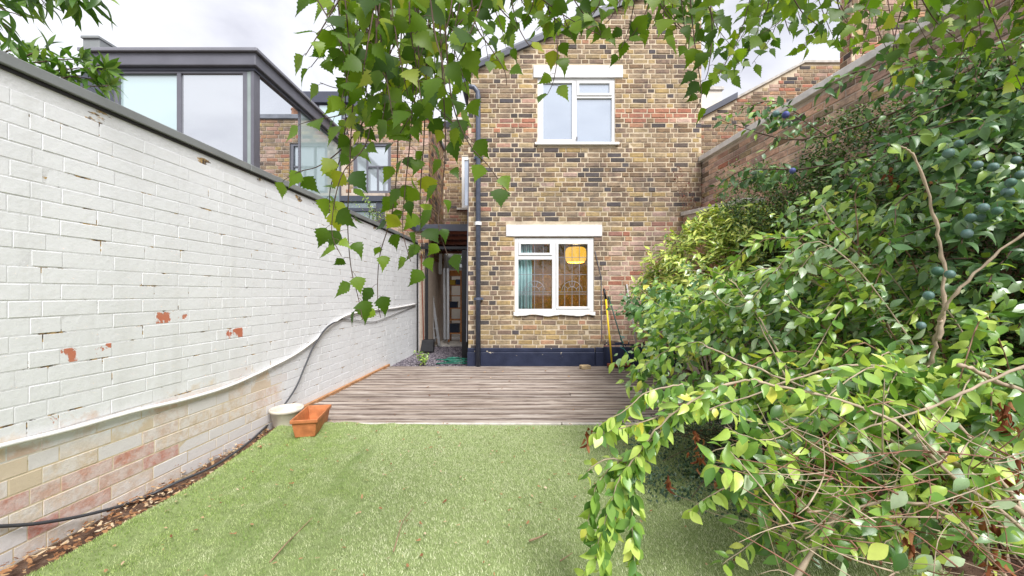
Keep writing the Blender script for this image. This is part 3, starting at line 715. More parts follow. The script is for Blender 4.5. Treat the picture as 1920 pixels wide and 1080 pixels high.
# lower party wall stub beside the gable with a sloping concrete top
st = thing('low_party_wall', 'low brick wall stub with mossy sloped capping at the corner of the gable', 'wall', (2.8, 5.2, 0))
k = MB(); k.prism([(2.60, 5.915, 0), (2.60, 5.915, 2.30), (2.60, 4.35, 2.12), (2.60, 4.35, 0)], (.16, 0, 0)); sc_ = k.build('wall_core', M_MORTAR_PINK, st)
brick_face(sc_, (2.60, 5.91, 0), (0,-1,0), (-1,0,0), 1.55, 2.3, BRICKS, r_cls, n_ind=60, z0=1.0, under=lambda u: 2.29 - u * .115, seed=14, ch=.006)
k = MB(); k.prism([(2.56, 5.915, 2.302), (2.56, 5.915, 2.36), (2.56, 4.30, 2.18), (2.56, 4.30, 2.122)], (.24, 0, 0)); k.build('capping', M_CONC, st, bevel=.006)
# set-back brick storey above the wall
up = thing('upper_brick_block', 'tall set back brick block rising behind the stone coping of the side wall', 'building', (5.5, 4.9, 0))
UX = (1597 - CX) / F * 4.8
k = MB(); k.box(UX, 7.5, 4.8, 4.97, 0, 5.6); upc = k.build('rear_wall', M_MORTAR, up)
brick_face(upc, (UX, 4.8, 0), (1,0,0), (0,-1,0), 2.6, 5.59, BRICKS, lambda u, z, rd: rd.choices(range(7), [1.2,2.2,1.8,.3,.6,1.6,.6])[0], n_ind=200, z0=3.4, seed=15, ch=.006)
brick_face(upc, (UX, 4.97, 0), (0,-1,0), (-1,0,0), .17, 5.59, BRICKS, lambda u, z, rd: rd.choices(range(7), [1.2,2.2,1.8,.3,.6,1.6,.6])[0], n_ind=40, z0=3.0, seed=18, ch=.006)
MB().box(UX - .05, 7.6, 4.75, 5.02, 5.601, 5.7).build('roof', M_CHARD, up, bevel=.01)
# sloping gable of the next house and its rendered chimney
nx = thing('next_gable', 'brick gable end with dark sloping roof edge past the house corner', 'building', (4.8, 8.0, 0))
nxz = lambda x: 4.74 + (min(max(x, 3.9), 6.0) - 3.9) * .53
k = MB(); k.prism([(3.45, 8.0, 0), (7.4, 8.0, 0), (7.4, 8.0, nxz(6.0)), (6.0, 8.0, nxz(6.0)), (3.9, 8.0, nxz(3.9)), (3.45, 8.0, nxz(3.9))], (0, .25, 0)); nxc = k.build('gable_wall', M_MORTAR, nx)
brick_face(nxc, (3.46, 8.0, 0), (1,0,0), (0,-1,0), 3.9, 6, BRICKS, lambda u, z, rd: rd.choices(range(7), [.6,1.6,2.4,.6,1.0,1.2,.4])[0], n_ind=160, z0=3.4, under=lambda u: nxz(3.46 + u), seed=16, ch=.006)
k = MB(); k.prism([(3.80, 7.93, nxz(3.9)-.05), (4.6, 7.93, nxz(4.6)+.002), (4.6, 7.93, nxz(4.6)+.12), (3.80, 7.93, nxz(3.9)+.07)], (0, 1.2, 0)); k.build('roof', M_CHARD, nx)
k = MB(); k.prism([(4.602, 7.96, nxz(4.6)+.002), (6.0, 7.96, nxz(6.0)+.002), (7.4, 7.96, nxz(6.0)+.002), (7.4, 7.96, nxz(6.0)+.05), (6.0, 7.96, nxz(6.0)+.05), (4.602, 7.96, nxz(4.6)+.05)], (0, .33, 0)); k.build('coping', M_CONC, nx)
c2 = MB().box(4.95, 5.5, 10.2, 10.8, 5.2, 6.45).build('chimney', M_CREAM, tr); c2['label'] = 'cream rendered chimney'
MB().box(4.91, 5.54, 10.16, 10.84, 6.452, 6.53).build('stack_cap', M_CONC, c2)

# ================================================================== side passage
grav = Mat('dark_gravel', .9, .2)
grav.color(grav.ramp(grav.rnd(), [(0, (.075,.065,.085)), (.5, (.15,.13,.15)), (1, (.28,.25,.27))]))
tag(MB().box(-2.1, gx0 + .02, 5.96, 8.25, -.06, -.004).build('gravel_bed', plain('gravel_bed', (.085,.075,.085), .95, .1, .3, 60)), kind='structure')
nst = 5200; px_ = rng.uniform(-2.02, gx0, nst); py_ = rng.uniform(5.97, 8.22, nst); keep = px_ > lw_x(py_) + .01; px_, py_ = px_[keep], py_[keep]; nst = len(px_)
oct_v = np.array([(1,0,0),(0,1,0),(-1,0,0),(0,-1,0),(0,0,.7),(0,0,-.7)]); oct_f = np.array([(0,1,4),(1,2,4),(2,3,4),(3,0,4),(1,0,5),(2,1,5),(3,2,5),(0,3,5)])
sz = rng.uniform(.007, .017, nst)[:,None,None]; an = rng.uniform(0, 6.28, nst)
Rm = np.zeros((nst,3,3)); Rm[:,0,0] = np.cos(an); Rm[:,0,1] = -np.sin(an); Rm[:,1,0] = np.sin(an); Rm[:,1,1] = np.cos(an); Rm[:,2,2] = 1
st_sc = rng.uniform(.7, 1.3, (nst,1,3))
vv = np.einsum('nij,nkj->nki', Rm, oct_v[None] * sz * st_sc) + np.stack([px_, py_, np.full(nst, .002)], 1)[:,None,:]
ff = (oct_f[None] + 6*np.arange(nst)[:,None,None]).reshape(-1,3)
tag(big_mesh('gravel', vv.reshape(-1,3), [ff], grav.m), kind='stuff')
tag(MB().box(-1.75, gx0 + .02, 8.26, 9.7, -.06, .035).build('passage_floor', M_CONC, bevel=.01), kind='structure')
# lean-to roof
ltr = thing('lean_to_roof', 'dark red corrugated lean-to roof bridging the side passage', 'roof', (-1.2, 7.6, 2.3))
V = []; n = 60
for i in range(n + 1):
    x = -1.84 + (gx0 - .01 + 1.84) * i / n; d = .018 * math.sin(i * 1.57)
    V += [(x, 7.55, 2.42 + d), (x, 9.18, 2.10 + d)]
o = MB().add(V, [(2*i, 2*i+2, 2*i+3, 2*i+1) for i in range(n)]).build('corrugated_sheet', plain('dull_red_sheet', (.17,.075,.07), .6, .3, .3, 6), ltr, smooth=True)
so = o.modifiers.new('thickness', 'SOLIDIFY'); so.thickness = .006
for i in range(5): 
    y = 7.7 + i * .33; k = MB(); k.box(-1.80, gx0 - .01, y, y + .05, 2.42 - (y-7.55)*.196 - .085, 2.42 - (y-7.55)*.196 - .026); k.build('purlin', M_REDROD, ltr)
MB().box(-1.86, gx0 - .004, 7.50, 7.54, 2.33, 2.46).build('fascia', M_CHARD, ltr)
MB().box(-1.90, -1.865, 7.0, 9.0, 2.33, 2.46).build('gutter_board', M_CHARD, ltr)
# gate frame
gf = thing('gate_frame', 'thin black gate posts standing open across the side passage', 'gate', (-1.3, 7.0, 0))
for (px, Y, wdt) in ((780.5, 7.36, .05), (799.5, 7.42, .055)):
    x = (px - CX) / F * Y; MB().box(x - wdt/2, x + wdt/2, Y, Y + .05, -.02, H - (455 - CY) / F * Y).build('post', M_BLACK, gf, bevel=.003)
MB().box((778-CX)/F*7.36 + .053, -.84, 7.37, 7.41, H + 83/F*7.36, H + 88/F*7.36).build('top_rail', M_BLACK, gf)
k = MB(); k.box(-.845, -.75, 6.55, 6.62, -.02, 1.85); k.build('post', M_BLACK, gf, bevel=.004)
k = MB(); k.box(-.835, -.79, 6.63, 7.36, .04, 1.8); k.build('gate_leaf', M_BLACK, gf, bevel=.004)
# back door
k = MB(); k.box(-1.6, -1.54, 9.21, 9.3, .04, 2.28); k.box(-.76, -.7, 9.21, 9.3, .04, 2.28); k.box(-1.54, -.76, 9.21, 9.3, 2.2, 2.28); k.box(-1.54, -.76, 9.21, 9.3, 1.68, 1.74); k.box(-1.17, -1.13, 9.21, 9.3, 1.74, 2.2); bd = k.build('back_door', M_WFRAME, tr)
MB().box(-1.54, -.76, 9.25, 9.26, 1.74, 2.2).build('pane', glass_mirror('pale_fanlight', (.62,.66,.66), .2), bd)
MB().box(-1.75, -.5, 10.3, 10.33, 0, 2.3).build('inner_wall', M_WPLAST, tr)
MB().box(-1.12, -.77, 9.27, 9.31, .04, 1.675).build('door_leaf', M_WPLAST, bd)
# shelves with boxes
sh = thing('storage_shelf', 'tall orange brown shelving unit inside the side passage', 'shelf', (-1.3, 8.85, .04))
sx0, sx1, sy0, sy1 = -1.43, -1.13, 8.72, 9.02
for x in (sx0, sx1 - .03):
    for y in (sy0, sy1 - .03): MB().box(x, x + .03, y, y + .03, .036, 1.62).build('upright', M_SHELFW, sh)
lev = [.22, .52, .78, 1.06, 1.30, 1.52]
for z in lev: MB().box(sx0 + .002, sx1 - .002, sy0 + .002, sy1 - .002, z, z + .022).build('shelf_board', M_SHELFW, sh)
for (z, x0, x1, h_, c, lab, cat) in ((1.542, -1.42, -1.14, .10, (.55,.20,.03), 'orange crate on the top board of the passage shelving', 'crate'),
        (1.322, -1.40, -1.28, .11, (.65,.45,.04), 'small yellow box on the passage shelving', 'box'), (1.322, -1.26, -1.15, .12, (.02,.04,.10), 'dark blue box beside the yellow one on the shelving', 'box'),
        (.802, -1.40, -1.24, .14, (.02,.03,.06), 'black box in the middle of the passage shelving', 'box'), (.242, -1.41, -1.2, .20, (.025,.035,.06), 'dark storage tub low on the passage shelving', 'tub')):
    k = MB(); k.box(x0, x1, 8.76, 8.96, z, z + h_*.8); k.box(x0 - .006, x1 + .006, 8.754, 8.966, z + h_*.8 + .001, z + h_)
    tag(k.build('storage_box', plain('box_' + cat + str(h_), c, .5, .3), bevel=.004), lab, cat)
# stepladder leaning on the wall
ldr = thing('step_ladder', 'grey aluminium stepladder leaning on the white wall in the passage', 'ladder', (-1.55, 7.9, 0))
bA, tA = P(824, 648, 8.15), P(803, 505, 7.95); bB, tB = P(814, 642, 8.45), P(800, 508, 8.2); 
for (a, b) in ((bA, tA), (bB, tB)): MB().bar(a, b, .05, .03).build('rail', M_ALU, ldr)
for i in range(7):
    t = .1 + i * .13; MB().bar(bA.lerp(tA, t), bB.lerp(tB, t), .025, .07).build('tread', M_ALU, ldr)
MB().bar(P(815, 640, 8.05), P(801, 500, 7.9), .03, .025).build('back_rail', M_ALU, ldr)
mr = thing('metal_rails', 'pair of upright grey metal rails stood beside the shelving', 'rails', (-1.4, 8.4, .04))
for (a, b, Y) in ((834, 833, 8.45), (840.5, 840, 8.3)): MB().bar(P(a, 636, Y) , P(b, 503, Y), .045, .03).build('rail', M_ALU, mr)
o = MB().box(-1.73, -1.55, 8.6, 8.62, 1.55, 2.0).build('white_board', M_WPLAST); tag(o, 'white board hung high above the stepladder', 'board')
pan = thing('dustpan', 'black lobby dustpan with tall red handle between the gate posts', 'dustpan', (-1.75, 7.5, 0))
a = P(800, 660, 7.3); 
k = MB(); k.prism([a + Vector((-.13,0,0)), a + Vector((.12,0,0)), a + Vector((.12,.06,.22)), a + Vector((-.10,.06,.22))], (0,.13,0)); k.build('pan', M_BLACK, pan, bevel=.01)
MB().tube([a + Vector((-.08,.1,.2)), P(790, 475, 7.5)], .011, 8).build('handle', M_REDROD, pan)
# ================================================================== deck
deck = thing('timber_deck', 'weathered grey brown grooved timber deck between lawn and house', 'deck', (0, 4.6, 0))
m = Mat('weathered_decking', .85, .15)
co = m.scale(m.pos(), (1.2, 26, 4)); streak = m.noise(1.3, 6, co, .55, .6); r_ = m.rnd()
base = m.ramp(streak, [(.28, (.155,.115,.09)), (.43, (.29,.235,.195)), (.55, (.40,.34,.295)), (.72, (.52,.465,.42))])
base = m.mix(.55, base, m.ramp(r_, [(0, .5), (.35, .9), (.7, 1.05), (1, 1.25)]), 'MULTIPLY')
co2 = m.scale(m.pos(), (1.0, 3.2, 1)); base = m.mix(m.ramp(m.noise(1.5, 5, co2, .6), [(.5, 0.0), (.7, .4)]), base, (.15,.105,.095))
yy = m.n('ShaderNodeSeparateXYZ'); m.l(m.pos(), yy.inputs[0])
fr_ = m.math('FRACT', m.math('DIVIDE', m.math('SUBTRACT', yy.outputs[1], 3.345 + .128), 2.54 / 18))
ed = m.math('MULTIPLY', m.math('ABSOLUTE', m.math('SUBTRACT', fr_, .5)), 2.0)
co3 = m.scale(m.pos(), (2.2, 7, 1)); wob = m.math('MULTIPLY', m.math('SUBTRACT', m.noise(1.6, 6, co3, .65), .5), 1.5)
edge_dark = m.ramp(m.math('SUBTRACT', m.math('ADD', .42, wob), ed), [(.0, 0.0), (.32, .8)])
base = m.mix(edge_dark, base, (.085,.06,.052))  # boards darker along their edges, band width varied by noise
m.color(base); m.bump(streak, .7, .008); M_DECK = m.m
DZ0, D0, D1 = .03, 3.345, 5.885
nb_ = 18; pitch = (D1 - D0) / nb_
def plank(x0, x1, y0, wd, dz):
    """reeded board: seven shallow grooves along its length"""
    prof = []; ng = 8
    for i in range(ng):
        a = i / ng * wd; b = (i + 1) / ng * wd; gd = .006
        prof += [(a + .004, DZ0), (b - .006, DZ0), (b - .004, DZ0 - gd), (b + .002 if i < ng - 1 else b, DZ0 - gd)]
    prof = [(0, DZ0 - .006)] + prof[:-1] + [(wd, DZ0 - .028), (0, DZ0 - .028)]
    k = MB(); k.prism([(x0, y0 + p, z) for p, z in prof], (x1 - x0, 0, 0))
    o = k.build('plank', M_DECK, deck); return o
rd = random.Random(4)
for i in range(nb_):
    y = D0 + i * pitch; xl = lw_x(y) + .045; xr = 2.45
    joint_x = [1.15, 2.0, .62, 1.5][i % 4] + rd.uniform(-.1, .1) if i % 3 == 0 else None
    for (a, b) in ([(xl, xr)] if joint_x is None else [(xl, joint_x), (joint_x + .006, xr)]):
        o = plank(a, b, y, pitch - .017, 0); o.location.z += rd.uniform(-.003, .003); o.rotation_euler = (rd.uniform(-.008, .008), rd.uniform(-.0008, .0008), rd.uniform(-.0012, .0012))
M_TRIM = plain('orange_brown_batten', (.42,.22,.11), .7, .2, .3, 16)
k = MB(); A = Vector((lw_x(D0) + .006, D0, 0)); B = Vector((lw_x(5.9) + .006, 5.9, 0)); k.prism([A + Vector((0,0,-.02)), A + Vector((.034,0,-.02)), A + Vector((.034,0,.058)), A + Vector((0,0,.058))], B - A); k.build('wall_batten', M_TRIM, deck, bevel=.004)
for (a, b) in ((-1.62, .42), (.43, 2.2)): MB().box(a, b, D0 - .026, D0 - .004, -.03, .019).build('edge_strip', plain('pale_edge_strip', (.62,.57,.52), .7, .3, .2, 20), deck, bevel=.003)
MB().box(lw_x(D0) + .1, 2.4, D0 + .05, D1 - .02, -.05, -.004).build('joists', M_BLACK, deck)

# ================================================================== lawn of artificial grass
def lawn_left(y): return -1.885 - .02 * math.sin(y * 2.3) + .012 * math.sin(y * 9)
def lawn_z(x, y):
    d = x - (-1.89 - 0 * y)
    z = .008 + .004 * np.sin(x * 2.1 + y * 1.3)
    fold = np.exp(-np.maximum(d, 0) / .42)
    z = z + fold * (.024 + .022 * np.sin(d * 23 + np.sin(y * 2.2) * 1.6) + .008 * np.sin(d * 11 - y * 3))
    z = z + .03 * np.exp(-((x + 1.5)**2 / .03 + (y - 3.2)**2 / .006))
    z = z + .010 * np.exp(-((x + 1.1 + .25 * (y - 2))**2) / .004) + .008 * np.exp(-((x + .75 + .2 * (y - 2))**2) / .003)
    return z
LY_0, LY_1, LX1 = -.8, 3.312, 1.75
nx_, ny_ = 130, 120
V = []
for j in range(ny_ + 1):
    y = LY_0 + (LY_1 - LY_0) * j / ny_; xl = lawn_left(y)
    for i in range(nx_ + 1):
        x = xl + (LX1 - xl) * (i / nx_) ** 1.3; V.append((x, y, float(lawn_z(np.float64(x), np.float64(y)))))
V2 = [(x, y, z - .02) for (x, y, z) in V[::nx_ + 1]]
q = np.array([[j*(nx_+1)+i, j*(nx_+1)+i+1, (j+1)*(nx_+1)+i+1, (j+1)*(nx_+1)+i] for j in range(ny_) for i in range(nx_)])
nV = len(V); q2 = np.array([[nV + j, j*(nx_+1), (j+1)*(nx_+1), nV + j + 1] for j in range(ny_)])
tag(big_mesh('lawn', V + V2, [q, q2], plain('turf_backing', (.20,.25,.10), .95, .1, .2, 40), smooth=True), kind='structure')
m = Mat('turf_blades', .55, .3)
big = m.noise(1.7, 4, rough=.6)
c = m.ramp(m.rnd(), [(0, (.28,.37,.13)), (.4, (.44,.52,.24)), (.75, (.56,.62,.35)), (1, (.72,.71,.50))])
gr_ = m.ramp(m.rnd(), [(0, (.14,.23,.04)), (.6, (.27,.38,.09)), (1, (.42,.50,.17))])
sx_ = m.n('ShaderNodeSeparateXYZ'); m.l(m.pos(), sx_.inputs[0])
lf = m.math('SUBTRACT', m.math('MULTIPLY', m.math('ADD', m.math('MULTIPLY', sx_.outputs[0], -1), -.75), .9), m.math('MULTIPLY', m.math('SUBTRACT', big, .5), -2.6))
ripple_shade = m.noise(1.0, 4, m.scale(m.pos(), (8.5, .9, 1)), .5)
c = m.mix(m.math('MULTIPLY', m.ramp(ripple_shade, [(.50, 0.0), (.60, .75)]), m.ramp(m.math('MULTIPLY', sx_.outputs[0], -1), [(.55, 0.0), (.95, 1.0)])), c, (.115,.21,.04))  # dark green streaks paint the shading of the turf ripples into the colour
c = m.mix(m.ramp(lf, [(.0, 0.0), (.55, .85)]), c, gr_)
c = m.mix(m.ramp(m.noise(7, 5, rough=.7), [(.50, 0.0), (.66, .5)]), c, (.60,.60,.42))
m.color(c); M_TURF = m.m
nbld = 400000
bx = rng.uniform(-1.93, LX1, nbld); by = LY_0 + (LY_1 - LY_0) * rng.uniform(0, 1, nbld)
keep = (bx > np.array([-1.885]) - .02 * np.sin(by * 2.3) + .012 * np.sin(by * 9) + .004) & ((by > 1.35) | (rng.random(nbld) < .35))
bx, by = bx[keep], by[keep]; nbld = len(bx); bz = lawn_z(bx, by)
hh = rng.uniform(.005, .0125, nbld); wdt = rng.uniform(.0011, .0021, nbld); ang = rng.uniform(0, 6.283, nbld); lean = rng.uniform(.15, 1.3, nbld) * hh; la = rng.normal(2.6, 1.3, nbld)
dx_, dy_ = np.cos(ang) * wdt, np.sin(ang) * wdt; lx, ly = np.cos(la) * lean, np.sin(la) * lean
v0 = np.stack([bx - dx_, by - dy_, bz - .002], 1); v1 = np.stack([bx + dx_, by + dy_, bz - .002], 1); v2 = np.stack([bx + lx, by + ly, bz + hh], 1)
vv = np.stack([v0, v1, v2], 1).reshape(-1, 3); ff = np.arange(len(vv)).reshape(-1, 3)
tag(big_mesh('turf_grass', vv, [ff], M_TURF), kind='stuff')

# ================================================================== cables along the white wall
def wall_line(pix, off):
    out = []
    for (x, y) in pix: p = lw_pt(x, y); out.append(p + ln * off)
    return out
def smooth(pts, n=8):
    pts = [Vector(p) for p in pts]; out = []
    for i in range(len(pts) - 1):
        p0, p1, p2, p3 = pts[max(i-1,0)], pts[i], pts[i+1], pts[min(i+2, len(pts)-1)]
        for t in (j / n for j in range(n)):
            out.append(.5 * ((2*p1) + (p2-p0)*t + (2*p0-5*p1+4*p2-p3)*t*t + (3*p1-p0-3*p2+p3)*t**3))
    out.append(pts[-1]); return out
pw = wall_line([(-300,900),(-120,867),(0,835),(120,806),(240,773),(350,747),(430,722),(500,690),(550,664),(590,635),(620,608),(648,591),(690,582),(735,578),(778,570)], .018)
k = MB(); k.tube(smooth(pw), .0115, 8); tag(k.build('white_hose', plain('white_hose_plastic', (.78,.76,.74), .5, .4, .06, 20), smooth=True), 'white cable pipe sagging along the painted wall', 'pipe')
pk = [lw_pt(x, y) + ln * d for x, y, d in [(640,598,.014),(610,612,.03),(585,645,.03),(568,682,.03),(550,722,.035),(530,752,.04)]]
pk += [ground(512, 785, .05), ground(492, 806, .03), ground(455, 838, .03), ground(400, 874, .03), ground(330, 905, .03)]
pk += [lw_pt(x, y) + ln * d for x, y, d in [(240,938,.05),(160,962,.04),(80,978,.03),(0,986,.02),(-200,990,.02)]]
k = MB(); k.tube(smooth(pk), .0075, 8); tag(k.build('black_cable', plain('black_cable_rubber', (.06,.062,.07), .5, .3, .2, 20), smooth=True), 'black cable dropping down the white wall and along the soil edge', 'cable')
pg = wall_line([(640,598),(665,600),(700,603),(730,592),(765,578),(779,572)], .014)
k = MB(); k.tube(smooth(pg), .005, 6); tag(k.build('grey_cable', plain('grey_cable_rubber', (.26,.25,.24), .6, .3), smooth=True), 'thin grey cable looping under the far end of the white pipe', 'cable')

# ================================================================== planters
tp = thing('trough_planter', 'orange terracotta coloured plastic window trough on the grass corner', 'planter', (-1.5, 3.0, .02))
def trough(pos, rot, L, W, Ht):
    Mz = Matrix.Rotation(rot, 4, 'Z'); Mz.translation = pos
    def ring(l, w_, z): return [Mz @ Vector(p) for p in ((-l/2,-w_/2,z),(l/2,-w_/2,z),(l/2,w_/2,z),(-l/2,w_/2,z))]
    k = MB(); rs = [ring(L*.86, W*.72, .0), ring(L*.95, W*.90, Ht*.80), ring(L, W, Ht*.80), ring(L, W, Ht), ring(L-.02, W-.02, Ht), ring(L*.93-.01, W*.86-.008, Ht*.78), ring(L*.84, W*.68, .012)]
    vs = sum(rs, []); fs = [(0,1,2,3)]
    for i in range(len(rs) - 1):
        for j in range(4): fs.append((i*4+j, i*4+(j+1)%4, (i+1)*4+(j+1)%4, (i+1)*4+j))
    fs.append(tuple(len(vs) - 4 + j for j in (3,2,1,0)))
    return k.add(vs, fs)
tb = ground(588, 800, .02)
trough(Vector((-1.61, 3.135, .032)), R(101), .41, .195, .14).build('tub', M_TERRA, tp, bevel=.005)
bp = thing('round_bowl_planter', 'shallow off white round plastic bowl behind the orange trough', 'planter', (-1.893, 3.27, .012))
k = MB(); k.lathe((-1.893, 3.27, .012), [(.001,0),(.088,0),(.098,.02),(.115,.125),(.128,.132),(.130,.152),(.122,.156),(.110,.135),(.09,.04),(.001,.036)], 40); k.build('bowl', M_CREAMPOT, bp, smooth=True)
k = MB(); k.lathe((-1.893, 3.27, .05), [(.001,.06),(.05,.065),(.104,.055)], 24); k.build('compost', soil.m, bp)

# ================================================================== tools against the house
dk = .031
br = thing('yellow_broom', 'broom with bright yellow handle leaning on the brick wall', 'broom', (1.55, 5.8, dk))
a = P(1147.5, 688, 5.74); b = P(1136, 561, 5.905); c_ = P(1132.5, 541, 5.925)
a.z = .09
MB().tube([a, b], .0135, 10).build('handle', M_YELLOWP, br, smooth=True); MB().tube([b, c_], .0155, 10).build('grip', M_BLACK, br, smooth=True)
k = MB(); k.obox(a + Vector((.10, -.0, -.02)), (.34, .06, .045)); k.build('head', M_REDROD, br, bevel=.008)
k = MB(); rd = random.Random(9)
for i in range(90): 
    x = a.x - .06 + .33 * rd.random(); y = a.y + rd.uniform(-.025, .025); k.tube([(x, y, a.z - .04), (x + rd.uniform(-.01,.01), y + rd.uniform(-.012,.012), dk + .002)], .0025, 3)
k.build('bristles', plain('dark_bristle', (.10,.075,.07), .9, .1), br, kind='stuff')
rk = thing('green_rake', 'dark green pole with teal cord tied round it beside the broom', 'rake', (1.75, 5.75, dk))
a = P(1180, 691, 5.72); a.z = .05; b = P(1141, 556, 5.915)
MB().tube([a, b], .010, 8).build('handle', plain('dark_green_pole', (.035,.075,.065), .5, .3), rk, smooth=True)
k = MB(); pts = [a.lerp(b, .33) + Vector((math.cos(t)*(.02 + .012*math.sin(t*.3)), math.sin(t)*.02, .10*math.sin(t*.17))) for t in np.linspace(0, 24, 90)] ; pts += [a.lerp(b, .2) + Vector((.02, -.03, 0)), a.lerp(b, .08) + Vector((.04, -.03, 0))]
k.tube(pts, .004, 5); k.build('cord', M_TEALS, rk)
k = MB(); 
for i in range(9): k.tube([a + Vector((0,0,.0)), a + Vector((-.12 + .03*i, -.06, -.015)), a + Vector((-.12 + .03*i, -.09, -.03 + .012))], .003, 4)
k.build('tines', M_BLACK, rk)
o = MB().tube([P(1198, 672, 5.75), P(1175, 533, 5.91)], .011, 8).build('grey_pole', M_GREYP, smooth=True); tag(o, 'pale grey wooden pole leaning right of the rake', 'pole')
o = MB().tube([P(1217, 690, 5.8), P(1217, 607, 5.9)], .014, 8).build('green_stake', M_GREENP, smooth=True); tag(o, 'short bright green stake half hidden by the shrub', 'stake')
k = MB(); c_ = P(1097, 684.5, 5.62); k.obox((c_.x, c_.y, dk + .032), (.15, .10, .062), Matrix.Rotation(.3, 3, 'Z'))
tag(k.build('loose_brick', B_YELLOW, bevel=.016), 'single worn yellow brick lying on the deck by the plinth', 'brick')
k = MB(); c_ = P(1163, 683, 5.84); k.lathe((c_.x + .03, c_.y - .02, dk), [(.001,0),(.08,0),(.095,.03),(.1,.05),(.09,.05),(.08,.02),(.001,.018)], 18); tag(k.build('clay_saucer', B_RED, smooth=True), 'reddish clay saucer on the deck behind the broom head', 'saucer')
# hose heap on the gravel
k = MB(); pts = []
for i in range(150):
    t = i * .21; rr = .13 + .07 * math.sin(t * .37) ; pts.append((-.93 + 1.35 * rr * math.cos(t), 6.14 + .55 * rr * math.sin(t), .02 + .0006 * i + .012 * math.sin(t * 1.7)))
k.tube(pts, .008, 6); tag(k.build('garden_hose', plain('dark_green_hose', (.012,.13,.085), .4, .4, .2, 20), smooth=True), 'dark green garden hose heaped on gravel beside the house corner', 'hose')
# timber edging of the planted bed, right
k = thing('timber_sleeper', 'dark brown timber sleeper edging the planted bed under the shrub', 'sleeper', (2.3, 2.3, .1))
M_SLEEP = plain('dark_sleeper_wood', (.085,.045,.036), .85, .2, .35, 14, bump=.5)
MB().obox((2.36, 2.30, .13), (.10, 1.9, .26), Matrix.Rotation(-.03, 3, 'Z')).build('beam', M_SLEEP, k, bevel=.012)

# ================================================================== litter on soil and lawn
def crumple(k, c, s, rd, flat=.25):
    n = 7; M_ = Euler((rd.uniform(-flat, flat), rd.uniform(-flat, flat), rd.uniform(0, 6.3))).to_matrix(); vs = [c + Vector((0,0,s*.12))]
    for i in range(n):
        a = 6.283 * i / n; r_ = s * (.55 + .45 * abs(math.cos(a))) * rd.uniform(.7, 1); vs.append(c + M_ @ Vector((r_ * math.cos(a), r_ * .55 * math.sin(a), s * rd.uniform(-.1, .35))))
    k.add(vs, [(0, 1 + i, 1 + (i + 1) % n) for i in range(n)])
m = Mat('dry_leaf_litter', .85, .15); m.color(m.ramp(m.rnd(), [(0, (.16,.07,.035)), (.4, (.30,.15,.07)), (.7, (.42,.27,.14)), (1, (.58,.47,.33))])); M_DRY = m.m
rd = random.Random(21); k = MB()
for i in range(900):
    y = 1.2 + 2.1 * rd.random() ** 1.1; x = lw_x(y) + .01 + rd.random() * .26
    crumple(k, Vector((x, y, .0 + .012 * rd.random())), rd.uniform(.006, .026), rd)
tag(k.build('leaf_litter', M_DRY, kind='stuff'))
k = MB()
for i in range(260):
    y = 1.45 + 1.85 * rd.random(); x = -1.8 + 2.8 * rd.random() ** 1.5
    crumple(k, Vector((x, y, float(lawn_z(np.float64(x), np.float64(y))) + .018)), rd.uniform(.006, .019), rd)
tag(k.build('lawn_litter', M_DRY, kind='stuff'))
k = MB()
for i in range(420):
    y = 1.0 + 2.2 * rd.random(); x = 1.3 + 1.9 * rd.random()
    crumple(k, Vector((x, y, .012 + .02 * rd.random())), rd.uniform(.012, .04), rd, .5)
for i in range(30):
    y = 3.4 + 2.3 * rd.random(); x = -1.6 + 3 * rd.random(); crumple(k, Vector((x, y, .036)), rd.uniform(.008, .03), rd, .3)
tag(k.build('bed_litter', M_DRY, kind='stuff'))
def gtwig(pix, r, lab):
    pts = [ground(x, y, .03 + .012 * math.sin(i * 2)) for i, (x, y) in enumerate(pix)]
    k = MB(); k.tube(smooth(pts, 4), [r, r * .4], 5); tag(k.build('twig', plain('twig_bark', (.33,.22,.14), .8, .2), smooth=True), lab, 'twig')
gtwig([(506,1054),(536,1020),(552,1004),(574,982),(586,970)], .0035, 'forked dry twig lying on the grass toward the white wall')
gtwig([(738,1034),(748,1000),(757,975),(775,952)], .003, 'thin curved twig lying on the middle of the lawn')
gtwig([(992,1014),(1012,1007),(1026,1000)], .0055, 'short thick stick on the grass close to the shrub')
gtwig([(1050,1052),(1074,1036)], .003, 'tiny twig at the lawn edge under the hanging leaves')
# ================================================================== leaves
def leaf_tmpl(L, W, prof, fold=.18, droop=.25, serr=0.0, tip=0.0):
    """blade from the origin along +Y, normal +Z; prof: half widths at even steps; folded along the midrib"""
    n = len(prof); V = []; Fc = []
    for i, w_ in enumerate(prof):
        t = i / (n - 1); y = L * t; z = -droop * L * t * t
        s_ = 1 + (serr if i % 2 else -serr)
        ww = w_ * W * .5 * s_
        V += [(-ww, y - (serr * L * .12 if i % 2 == 0 else 0), z + fold * ww), (0, y, z), (ww, y - (serr * L * .12 if i % 2 == 0 else 0), z + fold * ww)]
    for i in range(n - 1):
        a = 3 * i; Fc += [(a, a+1, a+4, a+3), (a+1, a+2, a+5, a+4)]
    return np.array(V), np.array(Fc)
T_BIRCH = leaf_tmpl(1, .82, [.06,.50,.85,.98,1.0,.93,.84,.70,.56,.43,.30,.19,.11,.05,.0], .12, .18, .13)
T_OVATE = leaf_tmpl(1, .52, [.05,.55,.88,1.0,.92,.68,.36,.0], .30, .22)
T_LANCE = leaf_tmpl(1, .30, [.05,.5,.85,1.0,.95,.72,.38,.0], .30, .35)
T_ROUND = leaf_tmpl(1, .78, [.08,.75,1.0,.98,.75,.40,.0], .22, .2)
T_SMALL = leaf_tmpl(1, .55, [.1,.9,.85,.0], .25, .1)
T_DRY = leaf_tmpl(1, .5, [.05,.7,1.0,.6,.7,.2], .9, .6, .15)

